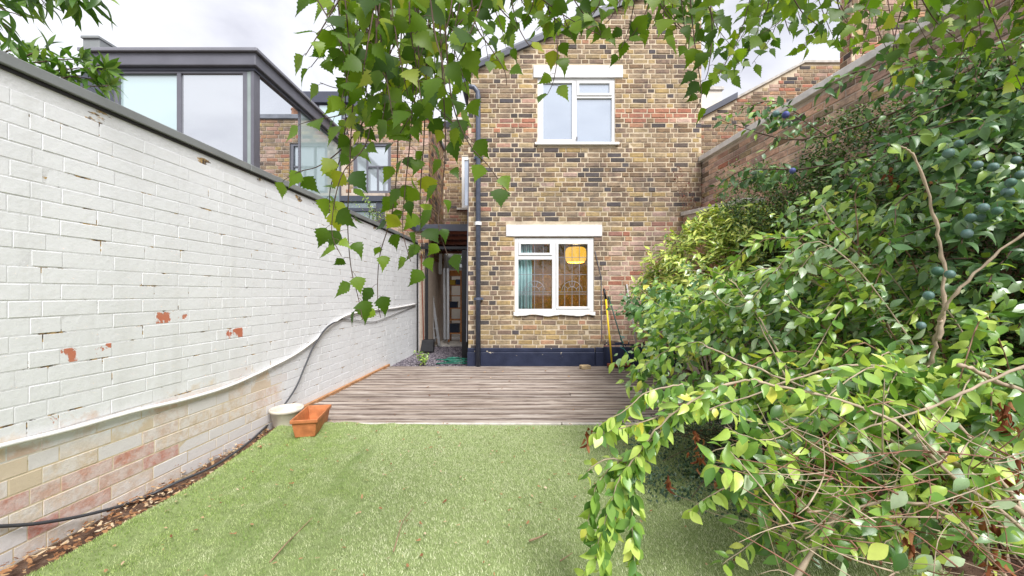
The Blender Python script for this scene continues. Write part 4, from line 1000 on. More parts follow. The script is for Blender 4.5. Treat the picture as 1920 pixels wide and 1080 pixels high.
def leaf_mat(name, stops, rough=.42, trans=.35, tcol=(1.25,1.35,.55), spec=.4, extra=None):
    m = Mat(name, rough, spec); c = m.ramp(m.rnd(), stops)
    c = m.mix(.35, c, m.ramp(m.noise(45, 4), [(.3, .75), (.7, 1.2)]), 'MULTIPLY')
    if extra: c = extra(m, c)
    m.color(c)
    tr = m.n('ShaderNodeBsdfTranslucent'); m.l(m.mix(1.0, c, tcol, 'MULTIPLY'), tr.inputs[0])
    mx_ = m.n('ShaderNodeMixShader'); mx_.inputs[0].default_value = trans; m.l(m.b.outputs[0], mx_.inputs[1]); m.l(tr.outputs[0], mx_.inputs[2]); m.l(mx_.outputs[0], m.out.inputs[0])
    return m.m
L_BIRCH = leaf_mat('birch_leaf', [(0, (.04,.095,.010)), (.5, (.11,.20,.014)), (.85, (.21,.32,.025)), (1, (.33,.36,.03))], .45, .5)
L_SHRUB = leaf_mat('shrub_leaf', [(0, (.06,.15,.03)), (.3, (.15,.30,.06)), (.55, (.27,.44,.08)), (.8, (.46,.61,.12)), (.96, (.57,.68,.17)), (1, (.66,.60,.08))], .32, .32, spec=.6)
L_GREY = leaf_mat('grey_green_leaf', [(0, (.14,.25,.11)), (.5, (.30,.44,.22)), (1, (.50,.61,.40))], .28, .22, spec=.8)
def spots(m, c): return m.mix(m.ramp(m.noise(38, 5, rough=.7), [(.49, 0.0), (.55, .9)]), c, (.64,.66,.18))
L_AUCUBA = leaf_mat('spotted_laurel_leaf', [(0, (.06,.15,.02)), (.42, (.17,.31,.04)), (.7, (.40,.51,.08)), (1, (.66,.68,.16))], .28, .2, spec=.7, extra=spots)
L_HEDGE = leaf_mat('small_hedge_leaf', [(0, (.025,.055,.015)), (.5, (.055,.11,.025)), (.9, (.15,.25,.05)), (1, (.15,.06,.04))], .5, .2)
L_PLUM = leaf_mat('plum_leaf', [(0, (.04,.10,.035)), (.45, (.09,.19,.065)), (.75, (.19,.31,.15)), (1, (.32,.46,.08))], .36, .25, spec=.55)
L_IVY = leaf_mat('bindweed_leaf', [(0, (.035,.10,.03)), (.5, (.09,.21,.065)), (1, (.25,.42,.18))], .34, .22, spec=.6)
L_COTO = leaf_mat('low_shrub_leaf', [(0, (.02,.05,.03)), (.6, (.045,.095,.05)), (1, (.11,.17,.10))], .4, .15, spec=.5)
L_LAUREL = leaf_mat('glossy_neighbour_leaf', [(0, (.05,.12,.02)), (.5, (.09,.19,.025)), (1, (.20,.30,.05))], .35, .35, spec=.5)
L_DRY = leaf_mat('dry_brown_leaf', [(0, (.13,.04,.02)), (.5, (.24,.08,.035)), (1, (.36,.17,.08))], .8, .2, (1,.8,.6), .1)
L_RED = leaf_mat('red_creeper_leaf', [(0, (.16,.03,.03)), (.5, (.26,.06,.05)), (1, (.25,.17,.07))], .6, .25, (1.1,.7,.6), .2)
BARK_B = plain('birch_twig', (.10,.065,.05), .7, .2, .3, 60)
BARK_TRUNK = plain('birch_bark', (.50,.48,.45), .8, .2, .35, 9)
BARK_P = plain('pale_stem', (.42,.33,.24), .7, .25, .2, 30)
BARK_D = plain('dark_stem', (.11,.075,.055), .8, .2, .3, 30)
BARK_RED = plain('dead_red_stem', (.25,.125,.09), .8, .2, .3, 30)
BARK_R = plain('reddish_stem', (.25,.15,.10), .75, .2, .25, 30)

def leaf_vars(L, W, prof, fold, droop, serr=0.0, tip=0.0):
    out = []
    for (f, d, w_, bend, tw) in ((1, 1, 1, 0, 0), (1.7, 1.9, .9, .10, .25), (.5, -.2, 1.08, -.13, -.3), (1.2, 2.8, .96, .05, .5)):
        v, q = leaf_tmpl(L, W * w_, prof, fold * f, droop * d, serr); t = v[:,1] / L
        v = v.copy(); v[:,0] += bend * L * t * t; a = tw * t; x, z = v[:,0].copy(), v[:,2].copy(); v[:,0] = x * np.cos(a) - z * np.sin(a); v[:,2] = x * np.sin(a) + z * np.cos(a); out.append((v, q))
    return out
T_BIRCH = leaf_vars(1, .82, [.06,.50,.85,.98,1.0,.93,.84,.70,.56,.43,.30,.19,.11,.05,.0], .14, .18, .13)
T_OVATE = leaf_vars(1, .52, [.05,.55,.88,1.0,.92,.68,.36,.0], .28, .22); T_LANCE = leaf_vars(1, .30, [.05,.5,.85,1.0,.95,.72,.38,.0], .30, .30); T_ROUND = leaf_vars(1, .78, [.08,.75,1.0,.98,.75,.40,.0], .22, .2)

class Leaves:
    """collects blades; the ones that show largest become parts, the rest one joined part"""
    def __init__(s, tmpl, mat): s.t = tmpl if isinstance(tmpl, list) else [tmpl]; s.mat = mat; s.pos = []; s.ax = []; s.nm = []; s.sz = []
    def add(s, p, ax, nm, sz): s.pos.append(tuple(p)); s.ax.append(tuple(ax)); s.nm.append(tuple(nm)); s.sz.append(sz)
    def frames(s):
        P_ = np.array(s.pos, dtype=float); A = np.array(s.ax, dtype=float); N = np.array(s.nm, dtype=float); Z = np.array(s.sz, dtype=float)
        A /= np.linalg.norm(A, axis=1, keepdims=True) + 1e-9
        N = N - A * (N * A).sum(1, keepdims=True); l = np.linalg.norm(N, axis=1, keepdims=True)
        bad = l[:, 0] < 1e-4; N[bad] = np.cross(A[bad], [1, .3, .2]); N /= np.linalg.norm(N, axis=1, keepdims=True)
        return P_, A, N, np.cross(A, N), Z
    def finish(s, parent, name='leaf', rest='leaves', n_ind=300, smooth=True):
        if not s.pos: return
        P_, A, N, X, Z = s.frames(); nv = len(s.t); var = rng.integers(0, nv, len(Z))
        y = np.maximum(P_[:,1], .2); px = CX + P_[:,0]/y*F; py = CY - (P_[:,2]-H)/y*F
        ok = (px > -30) & (px < 1950) & (py > -30) & (py < 1110) & (P_[:,1] > .3)
        size = np.where(ok, Z / y * F, 0)
        order = np.argsort(-size)[:n_ind]; order = order[size[order] > 8]
        ind = np.zeros(len(Z), bool); ind[order] = True
        if len(order):
            mes = []
            for V, Fc in s.t:
                me = bpy.data.meshes.new(name); me.from_pydata(V.tolist(), [], Fc.tolist()); me.materials.append(s.mat)
                me.polygons.foreach_set('use_smooth', [bool(smooth)] * len(me.polygons)); me.update(); mes.append(me)
            for i in order:
                M = Matrix(((X[i,0]*Z[i], A[i,0]*Z[i], N[i,0]*Z[i], P_[i,0]), (X[i,1]*Z[i], A[i,1]*Z[i], N[i,1]*Z[i], P_[i,1]), (X[i,2]*Z[i], A[i,2]*Z[i], N[i,2]*Z[i], P_[i,2]), (0,0,0,1)))
                inst(name, mes[var[i]], parent, M)
        VVs = []; FFs = []; off = 0
        for j, (V, Fc) in enumerate(s.t):
            r_ = (~ind) & (var == j)
            if not r_.any(): continue
            B = np.stack([X[r_], A[r_], N[r_]], 1) * Z[r_][:,None,None]
            VV = (np.einsum('vk,nkj->nvj', V, B) + P_[r_][:,None,:]).reshape(-1, 3)
            FFs.append((Fc[None] + len(V) * np.arange(r_.sum())[:,None,None]).reshape(-1, Fc.shape[1]) + off); VVs.append(VV); off += len(VV)
        if VVs: big_mesh(rest, np.concatenate(VVs), [np.concatenate(FFs)], s.mat, parent, smooth=smooth, kind='stuff')

def rv(rd, s=1.0): return Vector((rd.gauss(0, s), rd.gauss(0, s), rd.gauss(0, s)))
def along(pts, step):
    """points and tangents every step metres"""
    out = []; acc = 0
    for a, b in zip(pts, pts[1:]):
        d = b - a; L = d.length
        if L < 1e-7: continue
        while acc < L: out.append((a + d * (acc / L), d / L)); acc += step
        acc -= L
    return out

# ================================================================== the birch whose twigs hang into the picture
rd = random.Random(33)
birch = thing('birch_tree', 'birch tree with thin hanging twigs of toothed green leaves across the top', 'tree', (-.75, -1.9, -.02))
k = MB(); k.tube(smooth([(-.75,-1.9,-.05),(-.74,-1.88,.8),(-.68,-1.8,1.8),(-.62,-1.75,3.0),(-.6,-1.7,4.6)]), [.15,.05], 12); k.build('trunk', BARK_TRUNK, birch, smooth=True)
limbs = [[(-.68,-1.8,1.9),(-.5,-1.0,2.5),(-.35,0,2.62),(-.3,.9,2.35)], [(-.64,-1.77,2.3),(.1,-.9,2.75),(.7,.2,2.7),(1.1,1.3,2.35)], [(-.62,-1.75,2.7),(.6,-1.0,3.0),(1.6,.3,2.8),(2.1,1.4,2.5)], [(-.66,-1.8,2.2),(-.9,-.9,2.6),(-.8,.2,2.6),(-.62,1.0,2.25)],
         [(-.62,-1.75,3.0),(-1.6,-1.6,3.5),(-2.4,-1.2,3.6)], [(-.6,-1.7,3.6),(.5,-2.4,4.2),(1.4,-2.8,4.3)], [(-.6,-1.7,4.0),(-.9,-2.6,4.8),(-1.2,-3.4,5.0)]]
for l_ in limbs: k = MB(); k.tube(smooth(l_), [.045,.010], 8); k.build('branch', BARK_B, birch, smooth=True)
BL = Leaves(T_BIRCH, L_BIRCH)
def strand(pix, Y, dens=.034, size=(.032,.058), start=0.0, sway=.02):
    pts = [P(x, y, Y + rd.uniform(-sway, sway)) for x, y in pix]; sp = smooth(pts, 6)
    k = MB(); k.tube(sp, [.0020,.0008], 5)
    al = along(sp, dens * 1.0); n = len(al); side = 1
    for i, (p, t) in enumerate(al):
        if i / max(n, 1) < start: continue
        if rd.random() < .12: continue
        side = -side; off = Vector((side * rd.uniform(.3, 1), rd.uniform(-.8, .8), rd.uniform(-.6, .15)))
        off.normalize(); pet = rd.uniform(.010, .022); q = p + off * pet
        ax = Vector((off.x * .75, off.y * .6, -1.0 + rd.uniform(-.2, .55))) + rv(rd, .2)
        nm = Vector((rd.gauss(0, .55), -1 + rd.gauss(0, .45), .35 + rd.gauss(0, .35)))
        BL.add(q, ax, nm, rd.uniform(*size)); k.tube([p, p + off * pet * .6 + Vector((0,0,.002)), q], .0006, 3, cap=False)
    k.build('twig', BARK_B, birch, smooth=True)
ST = [(.95,[(690,-60),(672,80),(660,220),(655,330),(652,420),(658,500),(672,560),(680,600)]), (.90,[(720,-60),(700,120),(690,260),(640,330),(622,430),(640,480)]),
 (1.0,[(760,-60),(748,150),(745,300),(735,400),(712,480),(708,560),(714,596)]), (.92,[(790,-60),(778,100),(770,250),(760,350),(755,430),(770,490)]),
 (.95,[(815,-60),(800,120),(795,260),(788,360),(790,440),(800,515)]), (.86,[(830,-60),(838,100),(850,200),(880,270),(915,310),(940,345),(955,365)]),
 (.90,[(820,-40),(830,150),(835,260),(830,350),(822,420),(840,480)]), (1.0,[(660,-60),(650,40),(640,90),(615,110)]), (1.0,[(700,60),(680,140),(640,165),(600,155)]),
 (1.0,[(720,120),(690,190),(640,215),(590,225),(565,232)]), (1.0,[(700,200),(650,270),(600,310),(560,322),(532,338)]), (.8,[(700,-60),(715,80),(730,180),(740,240)]),
 (.75,[(800,-60),(815,60),(830,120),(835,170)]), (.95,[(640,-60),(625,10),(612,28)]), (.98,[(675,-60),(668,60),(650,150),(648,220),(655,260)]), (.88,[(735,-60),(730,120),(715,240)]),
 (.84,[(770,-60),(785,100),(775,200),(750,250)]), (.93,[(805,-60),(815,100),(812,220)]), (.97,[(745,-60),(760,80),(800,180),(850,230),(890,270)]), (.9,[(670,-60),(690,60),(720,140),(760,200),(790,250)]),
 (.95,[(760,-60),(745,60),(715,140),(680,230),(665,300)]), (1.02,[(840,-60),(845,60),(870,150),(880,190)]), (.8,[(770,-60),(768,40),(780,120),(790,190)]), (.82,[(720,-60),(735,20),(750,110),(765,180)]),
 (.78,[(690,-60),(700,10),(690,80),(680,140)]), (.9,[(815,-60),(790,40),(750,160),(735,220)]), (.87,[(640,-60),(650,30),(655,120),(640,190)]), (.8,[(850,-60),(845,20),(825,90)]), (.9,[(600,-60),(606,-10),(598,20)]), (.99,[(650,220),(640,290),(620,350),(618,400)]),
 (.95,[(880,-60),(890,40),(920,90),(945,130),(950,160)]), (1.0,[(950,-60),(965,30),(985,75),(1000,90)]), (1.1,[(1020,-60),(1040,40),(1045,100),(1038,150),(1026,178)]), (1.1,[(1040,-60),(1090,20),(1120,50),(1128,70)]),
 (1.05,[(1220,-60),(1215,10),(1190,60),(1162,88)]), (1.0,[(1200,-60),(1190,0),(1180,50),(1165,90)]), (1.0,[(1240,-60),(1245,10),(1240,65)]), (1.1,[(1290,-60),(1300,60),(1310,130),(1315,180),(1302,210)]),
 (1.0,[(1120,-60),(1125,0),(1110,30)]), (1.0,[(870,-60),(880,0),(905,60),(915,110)]), (1.0,[(990,-60),(1000,0),(985,40)]), (.95,[(910,-60),(935,10),(960,40),(970,60)]), (1.0,[(1270,-60),(1280,20),(1285,70)]), (1.05,[(1320,-60),(1335,40),(1330,120),(1322,150)]),
 (1.05,[(1160,-60),(1165,-10),(1155,30)]), (1.1,[(1255,-60),(1262,20),(1270,60)])]
for Y, pix in ST: strand(pix, Y)
for i in range(46):                                 # the thicker curtain of twigs to the right
    x = 1330 + 620 * (i + rd.random()) / 34; Y = rd.uniform(1.05, 1.75); e_ = rd.uniform(30, 150) + max(0, x - 1600) * .16
    bx_ = rd.gauss(0, 38); strand([(x + bx_, -70), (x + bx_ * .2 + rd.uniform(-15, 15), e_ * .4), (x - bx_ * .6 + rd.uniform(-30, 20), e_)], Y, .022, (.036,.060))
for i in range(15):                                 # short dense twigs of the left cluster
    x = rd.uniform(605, 900); Y = rd.uniform(.8, 1.05); e_ = rd.uniform(70, 300) * (1 - .45 * abs(x - 745) / 150)
    bx_ = rd.gauss(10, 45); strand([(x + bx_, -70), (x + rd.uniform(-12, 12), e_ * .4), (x - bx_ * .7, e_)], Y, .030, (.034,.060))
for i in range(16):
    x = rd.uniform(900, 1340); Y = rd.uniform(.9, 1.25); e_ = rd.uniform(15, 95); bx_ = rd.gauss(0, 45); strand([(x + bx_, -70), (x + rd.uniform(-12, 12), e_ * .4), (x - bx_ * .7, e_)], Y, .028, (.036,.058))
for i in range(12):                                 # twigs out of sight overhead
    x = rd.uniform(500, 1900); Y = rd.uniform(.8, 1.6)
    strand([(x, -420), (x + rd.uniform(-20, 20), -200), (x + rd.uniform(-30, 30), rd.uniform(-60, 5))], Y, .034, (.045,.06))
BL.finish(birch)
CR = Leaves(T_BIRCH, L_BIRCH)
for l_ in limbs:
    sp = smooth(l_, 10)
    for i in range(40):
        p = rd.choice(sp[8:]) + Vector((rd.gauss(0, .45), rd.gauss(0, .45), rd.gauss(.25, .4)))
        if p.y > -.2 and p.z < 2.15: continue
        CR.add(p, (rd.gauss(0,.5), rd.gauss(0,.5), -1), rv(rd), rd.uniform(.045,.065))
CR.finish(birch, n_ind=0, rest='crown')

# ================================================================== generic shoots and bushes
def shoot(parent, LV, pts, r0, r1, bark, step, size, start=.25, opp=True, droop=.25, up=.6, name='stem', nz=None, r_=None, flop=.3):
    sp = smooth(pts, 6); n_ = len(sp)
    sp = [p + rv(rd, r0 * .35) if 0 < i < n_ - 1 else p for i, p in enumerate(sp)]
    rr = [(r0 + (r1 - r0) * i / (n_ - 1)) * (rd.uniform(.86, 1.1) * (1.28 if i % 5 == 2 else 1)) for i in range(n_)]
    k = MB(); k.tube(sp, rr, 6 if r0 > .004 else 5); k.build(name, bark, parent, smooth=True)
    if LV is None: return sp
    al = along(sp, step); n = len(al); j = 0
    for i, (p, t) in enumerate(al):
        if i / max(n, 1) < start: continue
        j += 1; sd = t.cross(Vector((0,0,1)));
        if sd.length < .05: sd = Vector((1,0,0))
        sd.normalize(); upv = sd.cross(t)
        a0 = (j % 2) * 1.57 + rd.uniform(-.5, .5) if opp else j * 2.4
        for s_ in ((1, -1) if opp else (1,)):
            if rd.random() < .14: continue
            d = (sd * math.cos(a0) + upv * math.sin(a0)) * s_
            ax = d * 1.0 + t * rd.uniform(.3, .8) + Vector((0,0,-droop)) + rv(rd, flop * .5)
            nm = Vector((0, -.35, 1)) * up + rv(rd, flop)
            LV.add(p + d * .006, ax, nm, rd.uniform(*size))
    return sp

def clump(LV, c, r, n, size, rd, shell=.55, up=.7, out=.7, face=.3, clip=None, sub=9):
    """leaves round random sub-clumps of an ellipsoid, denser towards its surface"""
    cs = []
    for i in range(sub):
        v = rv(rd); v.normalize(); cs.append((Vector((v.x*r[0], v.y*r[1], v.z*r[2])) * rd.uniform(.55, .95), rd.uniform(.25, .45)))
    for i in range(n):
        if rd.random() < .6:
            s0, rr = rd.choice(cs); v = rv(rd); v.normalize(); v = v * rd.uniform(.6, 1.0)
            o = s0 + Vector((v.x*r[0], v.y*r[1], v.z*r[2])) * rr
        else:
            v = rv(rd); v.normalize(); o = Vector((v.x*r[0], v.y*r[1], v.z*r[2])) * (shell + (1 - shell) * rd.random())
        p = Vector(c) + o
        if clip and not clip(p): continue
        od = Vector((o.x/r[0], o.y/r[1], o.z/r[2])); 
        if od.length > 1e-4: od.normalize()
        ax = od * out + Vector((rd.gauss(0,.5), rd.gauss(0,.5), rd.gauss(-.1,.45)))
        nm = od * .6 + Vector((0, -face, up)) + rv(rd, .35)
        LV.add(p, ax, nm, rd.uniform(*size))
inside = lambda p: p.x < rw_x(p.y) - .02 and p.z > .0
def core_stems(parent, base, tips, r0, bark, rd, name='stem'):
    for tpt in tips:
        b = Vector(base) + Vector((rd.uniform(-.08,.08), rd.uniform(-.08,.08), 0)); tpt = Vector(tpt)
        k = MB(); k.tube(smooth([b, b.lerp(tpt, .5) + Vector((rd.uniform(-.1,.1), rd.uniform(-.1,.1), .1)), tpt], 5), [r0, r0*.3], 6); k.build(name, bark, parent, smooth=True)

# spotted laurel in front of the party wall
rd = random.Random(41)
au = thing('spotted_laurel', 'rounded spotted laurel bush with yellow speckled leaves by the house', 'bush', (2.35, 4.55, -.02))
LA = Leaves(T_LANCE, L_AUCUBA)
for (c, r, n) in (((2.25,4.55,1.20),(.78,.75,.80),1700), ((2.50,4.7,1.75),(.48,.55,.42),1000), ((2.0,4.35,.85),(.60,.55,.6),1000), ((2.55,4.1,1.62),(.45,.45,.45),900), ((1.85,4.6,1.05),(.45,.5,.45),500)):
    m_ = n // 7
    for i in range(m_):                             # rosettes: a whorl at every shoot tip
        v = rv(rd); v.normalize(); v.z = abs(v.z) if rd.random() < .7 else v.z; v.y = -abs(v.y) if rd.random() < .7 else v.y
        p = Vector(c) + Vector((v.x*r[0], v.y*r[1], v.z*r[2])) * rd.uniform(.75, 1.04)
        if not inside(p): continue
        ax0 = (v * .7 + Vector((0,-.1,.6)) + rv(rd, .2)).normalized(); sd = ax0.orthogonal().normalized(); sd2 = ax0.cross(sd)
        for j in range(8):
            a = j * 2.4 + rd.random(); d = sd * math.cos(a) + sd2 * math.sin(a)
            LA.add(p - ax0 * .012 * j, d + ax0 * rd.uniform(.0, .75), ax0 * 1.0 - d * .3 + rv(rd, .15), rd.uniform(.07, .125))
LA.finish(au)
core_stems(au, (2.35,4.55,-.02), [(2.25+rd.uniform(-.5,.5), 4.5+rd.uniform(-.5,.3), rd.uniform(.9,1.9)) for i in range(12)], .014, BARK_D, rd)

# fine leaved dark hedge along the tall wall
rd = random.Random(43)
hd = thing('fine_leaved_hedge', 'dense dark hedge of tiny leaves climbing the tall brick wall', 'hedge', (2.8, 3.2, -.02))
LH = Leaves(T_SMALL, L_HEDGE)
for (c, r, n) in (((2.75,3.75,1.55),(.55,.65,.85),6200), ((2.78,3.0,1.60),(.5,.65,.95),7800), ((2.82,2.3,1.5),(.42,.6,1.0),7600), ((2.9,1.7,1.5),(.4,.5,1.0),5000), ((2.5,3.2,.7),(.5,.8,.6),4200), ((2.62,2.3,.62),(.40,.6,.6),3600), ((2.55,4.0,2.05),(.40,.45,.42),3000), ((2.80,3.0,2.15),(.40,.6,.45),3600)):
    clump(LH, c, r, int(n*1.5), (.017,.036), rd, .5, .5, .5, .3, inside, sub=26)
LH.finish(hd, n_ind=300)
core_stems(hd, (2.85,3.0,-.02), [(2.75+rd.uniform(-.3,.25), rd.uniform(1.5,4.2), rd.uniform(1.0,2.3)) for i in range(34)], .012, BARK_R, rd)

# red creeper on the corner of the gable
rd = random.Random(44)
cp = thing('red_creeper', 'wispy red creeper clinging to the gable corner above the low party wall', 'creeper', (2.75, 5.88, 2.3))
LR = Leaves(T_OVATE, L_RED)
for i in range(7):
    a = Vector((2.80 - .03*i, 5.86, 2.30)); b = P(1312 - i * 9 + rd.uniform(-8, 8), 330 + rd.uniform(-20, 35), 5.87); shoot(cp, LR, [a, a.lerp(b, .5) + Vector((rd.uniform(-.06,.06), -.02, 0)), b], .003, .001, BARK_R, .022, (.018,.038), .1, False, .4, .2)
LR.finish(cp)

# bindweed and other broad leaves between hedge and shrub
rd = random.Random(45)
iv = thing('broad_leaved_climber', 'fresh green broad leaved climber sprawling below the dark hedge', 'climber', (2.0, 3.0, -.02))
LI = Leaves(T_ROUND, L_IVY)
for (c, r, n) in (((1.75,3.0,.95),(.55,.45,.28),620), ((2.15,2.7,.80),(.45,.45,.35),560), ((1.5,3.3,.95),(.40,.35,.25),320), ((1.32,3.7,1.05),(.30,.35,.22),260), ((2.3,2.1,.62),(.35,.4,.35),360), ((1.45,4.1,.95),(.3,.3,.25),150)):
    clump(LI, c, r, n, (.035,.068), rd, .5, .8, .5, .5, inside, sub=12)
LI.finish(iv)
core_stems(iv, (2.1,3.0,-.02), [(1.8+rd.uniform(-.4,.5), 3.0+rd.uniform(-.6,.5), rd.uniform(.5,1.15)) for i in range(16)], .006, BARK_R, rd)

# low dark shrub spreading on the lawn edge
rd = random.Random(46)
lo_ = thing('low_dark_shrub', 'low spreading shrub with tiny dark bluish leaves over the lawn edge', 'shrub', (1.35, 2.5, 0))
LC = Leaves(T_SMALL, L_COTO)
for (c, r, n) in (((1.25,2.62,.10),(.50,.38,.22),3200), ((.98,2.25,.05),(.32,.20,.11),1300), ((1.6,2.3,.14),(.45,.4,.26),2600), ((1.35,1.95,.08),(.34,.25,.16),1200), ((1.75,3.0,.22),(.5,.3,.32),1700)):
    clump(LC, c, r, n, (.012,.024), rd, .4, .6, .5, .3, inside, sub=24)
LC.finish(lo_)
for i in range(40):
    b = Vector((1.5 + rd.uniform(-.1,.1), 2.5 + rd.uniform(-.1,.1), .02)); t = Vector((rd.uniform(.75,1.9), rd.uniform(1.85,2.95), rd.uniform(.05,.3))); k = MB(); k.tube(smooth([b, b.lerp(t,.5)+Vector((0,0,.1)), t], 4), [.005,.0015], 5); k.build('stem', BARK_D, lo_, smooth=True)

# plum tree with blue green fruit
rd = random.Random(47)
pt = thing('plum_tree', 'plum tree with dull green leaves and bluish unripe plums', 'tree', (2.85, 1.9, -.02))
LP = Leaves(T_OVATE, L_PLUM)
k = MB(); k.tube(smooth([(2.85,1.9,-.03),(2.8,1.95,.6),(2.7,2.0,1.2),(2.62,2.05,1.9),(2.5,2.1,2.5)]), [.05,.02], 10); k.build('trunk', BARK_D, pt, smooth=True)
def pl(pix, Y0, Y1, r0=.010, size=(.045,.070), step=.03, start=.2):
    n = len(pix); pts = [P(x, y, Y0 + (Y1 - Y0) * i / (n - 1)) for i, (x, y) in enumerate(pix)]
    return shoot(pt, LP, pts, r0, .002, BARK_D, step, size, start, False, .35, .6, 'branch')
pl([(1960,140),(1850,160),(1740,185),(1640,225),(1550,255),(1460,258),(1350,225)], 1.9, 2.9, .012, (.045,.07), .026, .1)
pl([(1460,258),(1440,280),(1430,290)], 2.7, 2.75, .004, (.045,.065), .022, .0); pl([(1550,255),(1480,215),(1400,215)], 2.6, 2.8, .004, (.04,.06), .022, .0)
pl([(1500,215),(1440,190),(1350,222)], 2.8, 2.9, .004, (.045,.065), .02, 0)
pl([(1960,330),(1780,260),(1640,290),(1500,318),(1400,318),(1340,352)], 2.0, 3.1, .009, (.05,.075), .022, .45)
pl([(1470,320),(1400,335),(1345,365)], 3.0, 3.1, .004, (.055,.08), .018, .1)
for i in range(46):
    x = rd.uniform(1660, 1960); y = rd.uniform(110, 640); Y = rd.uniform(1.5, 2.3)
    pl([(2010, y - rd.uniform(-40, 120)), ((x + 2000) / 2, y - rd.uniform(20, 60)), (x + 20, y - 8), (x, y + rd.uniform(0, 50))], 2.0, Y, .005, (.046,.074), .019, .2)
for i in range(12):
    x = rd.uniform(1540, 1820); y = rd.uniform(120, 330); Y = rd.uniform(1.9, 2.6)
    pl([(x + 160, y - 60), (x + 80, y - 30), (x, y), (x - 30, y + 25)], 2.1, Y, .004, (.044,.068), .020, .2)
for (px, py, Y, r, n) in ((1840,390,1.62,(.16,.14,.16),130), (1800,300,1.7,(.2,.15,.12),110), (1770,520,1.75,(.14,.12,.12),60), (1880,230,1.8,(.2,.2,.15),90), (1740,290,2.1,(.25,.2,.16),110), (1640,330,2.3,(.25,.2,.12),90), (1850,190,1.9,(.25,.2,.15),130), (1760,150,2.0,(.22,.2,.10),70), (1460,225,2.75,(.22,.1,.12),60), (1440,335,3.0,(.28,.1,.08),60)):
    c_ = P(px, py, Y)
    for i in range(n):
        v = rv(rd); v.normalize(); v *= rd.random() ** .5; LP.add(c_ + Vector((v.x*r[0], v.y*r[1], v.z*r[2])), Vector((rd.gauss(-.4,.6), rd.gauss(-.3,.5), rd.gauss(-.4,.5))), Vector((rd.gauss(0,.5), -.4, .8)), rd.uniform(.045,.078))
LP.finish(pt)
mp = Mat('plum_bloom_skin', .5, .3); mp.color(mp.mix(mp.ramp(mp.noise(30, 4), [(.4, 0.0), (.65, .6)]), mp.ramp(mp.n('ShaderNodeObjectInfo').outputs['Random'], [(0, (.055,.13,.09)), (1, (.085,.16,.15))]), (.20,.28,.29)))
mb = Mat('ripe_blue_plum', .5, .3); mb.color(mb.ramp(mb.noise(25, 4), [(.35, (.05,.06,.22)), (.65, (.14,.16,.38))]))
PL = [(1778,287,0),(1798,269,0),(1833,309,0),(1862,313,0),(1895,342,0),(1889,360,0),(1844,389,0),(1820,408,0),(1840,409,0),(1913,327,0),(1813,438,0),(1473,215,1),(1486,320,1),(1758,508,0),(1741,554,0),(1781,514,0),(1727,610,0),(1870,395,0),(1905,300,0),(1455,213,0)]
for (x, y, b_) in PL:
    Y = 2.6 if x < 1500 else rd.uniform(1.42, 1.6); c = P(x, y, Y); k = MB(); r_ = (.0165 if x > 1500 else .021) * rd.uniform(.9, 1.12)
    k.lathe((0,0,0), [(.001, .86*r_), (.28*r_, .93*r_), (.65*r_, .78*r_), (.95*r_, .3*r_), (r_, -.1*r_), (.85*r_, -.6*r_), (.45*r_, -.98*r_), (.001, -1.08*r_)], 14)
    k.v = [tuple(Vector(v) + c) for v in k.v]; o = k.build('plum', mb.m if b_ else mp.m, pt, smooth=True)
    if b_: o['label'] = 'ripe blue plum'
    k = MB(); k.tube([c + Vector((0,0,.85*r_)), c + Vector((.004, .003, .03))], .001, 4); k.build('fruit_stalk', BARK_D, pt)

# ================================================================== the big arching shrub in front
rd = random.Random(48)
sh_ = thing('arching_shrub', 'large sprawling shrub of pale arching stems and bright green leaves', 'shrub', (2.1, 1.75, -.02))
LS = Leaves(T_OVATE, L_SHRUB); LG = Leaves(T_OVATE, L_GREY)
def sm(pix, Ys, r0=.008, r1=.002, size=(.040,.062), step=.042, start=.25, LV='s', bark=BARK_P, droop=.3):
    n = len(pix); pts = []
    for i, (x, y) in enumerate(pix):
        f = i / (n - 1); Y = Ys[0] + (Ys[-1] - Ys[0]) * f if len(Ys) == 2 else Ys[i]
        p = P(x, y, Y); p.z = max(p.z, .03); pts.append(p)
    return shoot(sh_, {'s': LS, 'g': LG, None: None}[LV], pts, r0, r1, bark, step, size, start, True, droop, .7)
# named stems traced from the photograph
sm([(1990,1060),(1880,960),(1780,890),(1690,800),(1590,755),(1450,722),(1385,716),(1280,762),(1210,830),(1175,880),(1150,950),(1120,1040),(1090,1100)], (1.18,1.30), .0058, .0016, (.042,.062), .022, .35)
sm([(1215,840),(1190,900),(1185,980),(1190,1060)], (1.30,1.24), .003, .001, (.042,.058), .022, .1)
sm([(1180,870),(1140,860),(1105,880),(1095,900)], (1.3,1.3), .003, .001, (.036,.05), .022, .0)
sm([(1980,1010),(1800,870),(1690,795),(1600,748),(1500,722),(1350,662),(1290,642),(1200,690)], (1.16,2.1), .0085, .002, (.042,.060), .032, .5)
sm([(1490,725),(1440,625),(1400,562),(1370,525),(1330,505)], (1.85,2.1), .0045, .0015, (.040,.058), .030, .3)
sm([(1480,720),(1440,640),(1395,560),(1340,520),(1270,500)], (1.8,2.2), .004, .0015, (.040,.056), .03, .3)
sm([(1760,640),(1770,570),(1766,480),(1752,400),(1722,310),(1700,280),(1680,272)], (1.60,1.62), .0075, .003, (.04,.06), .05, .93)
sm([(1762,600),(1785,560),(1850,490),(1925,435)], (1.6,1.45), .0065, .004, (.04,.06), .05, .9); sm([(1740,690),(1755,640),(1762,600)], (1.65,1.6), .008, .0075, LV=None)
sm([(1695,590),(1650,520),(1600,472),(1562,420),(1540,385)], (1.9,2.0), .0085, .003, (.036,.054), .045, .75)
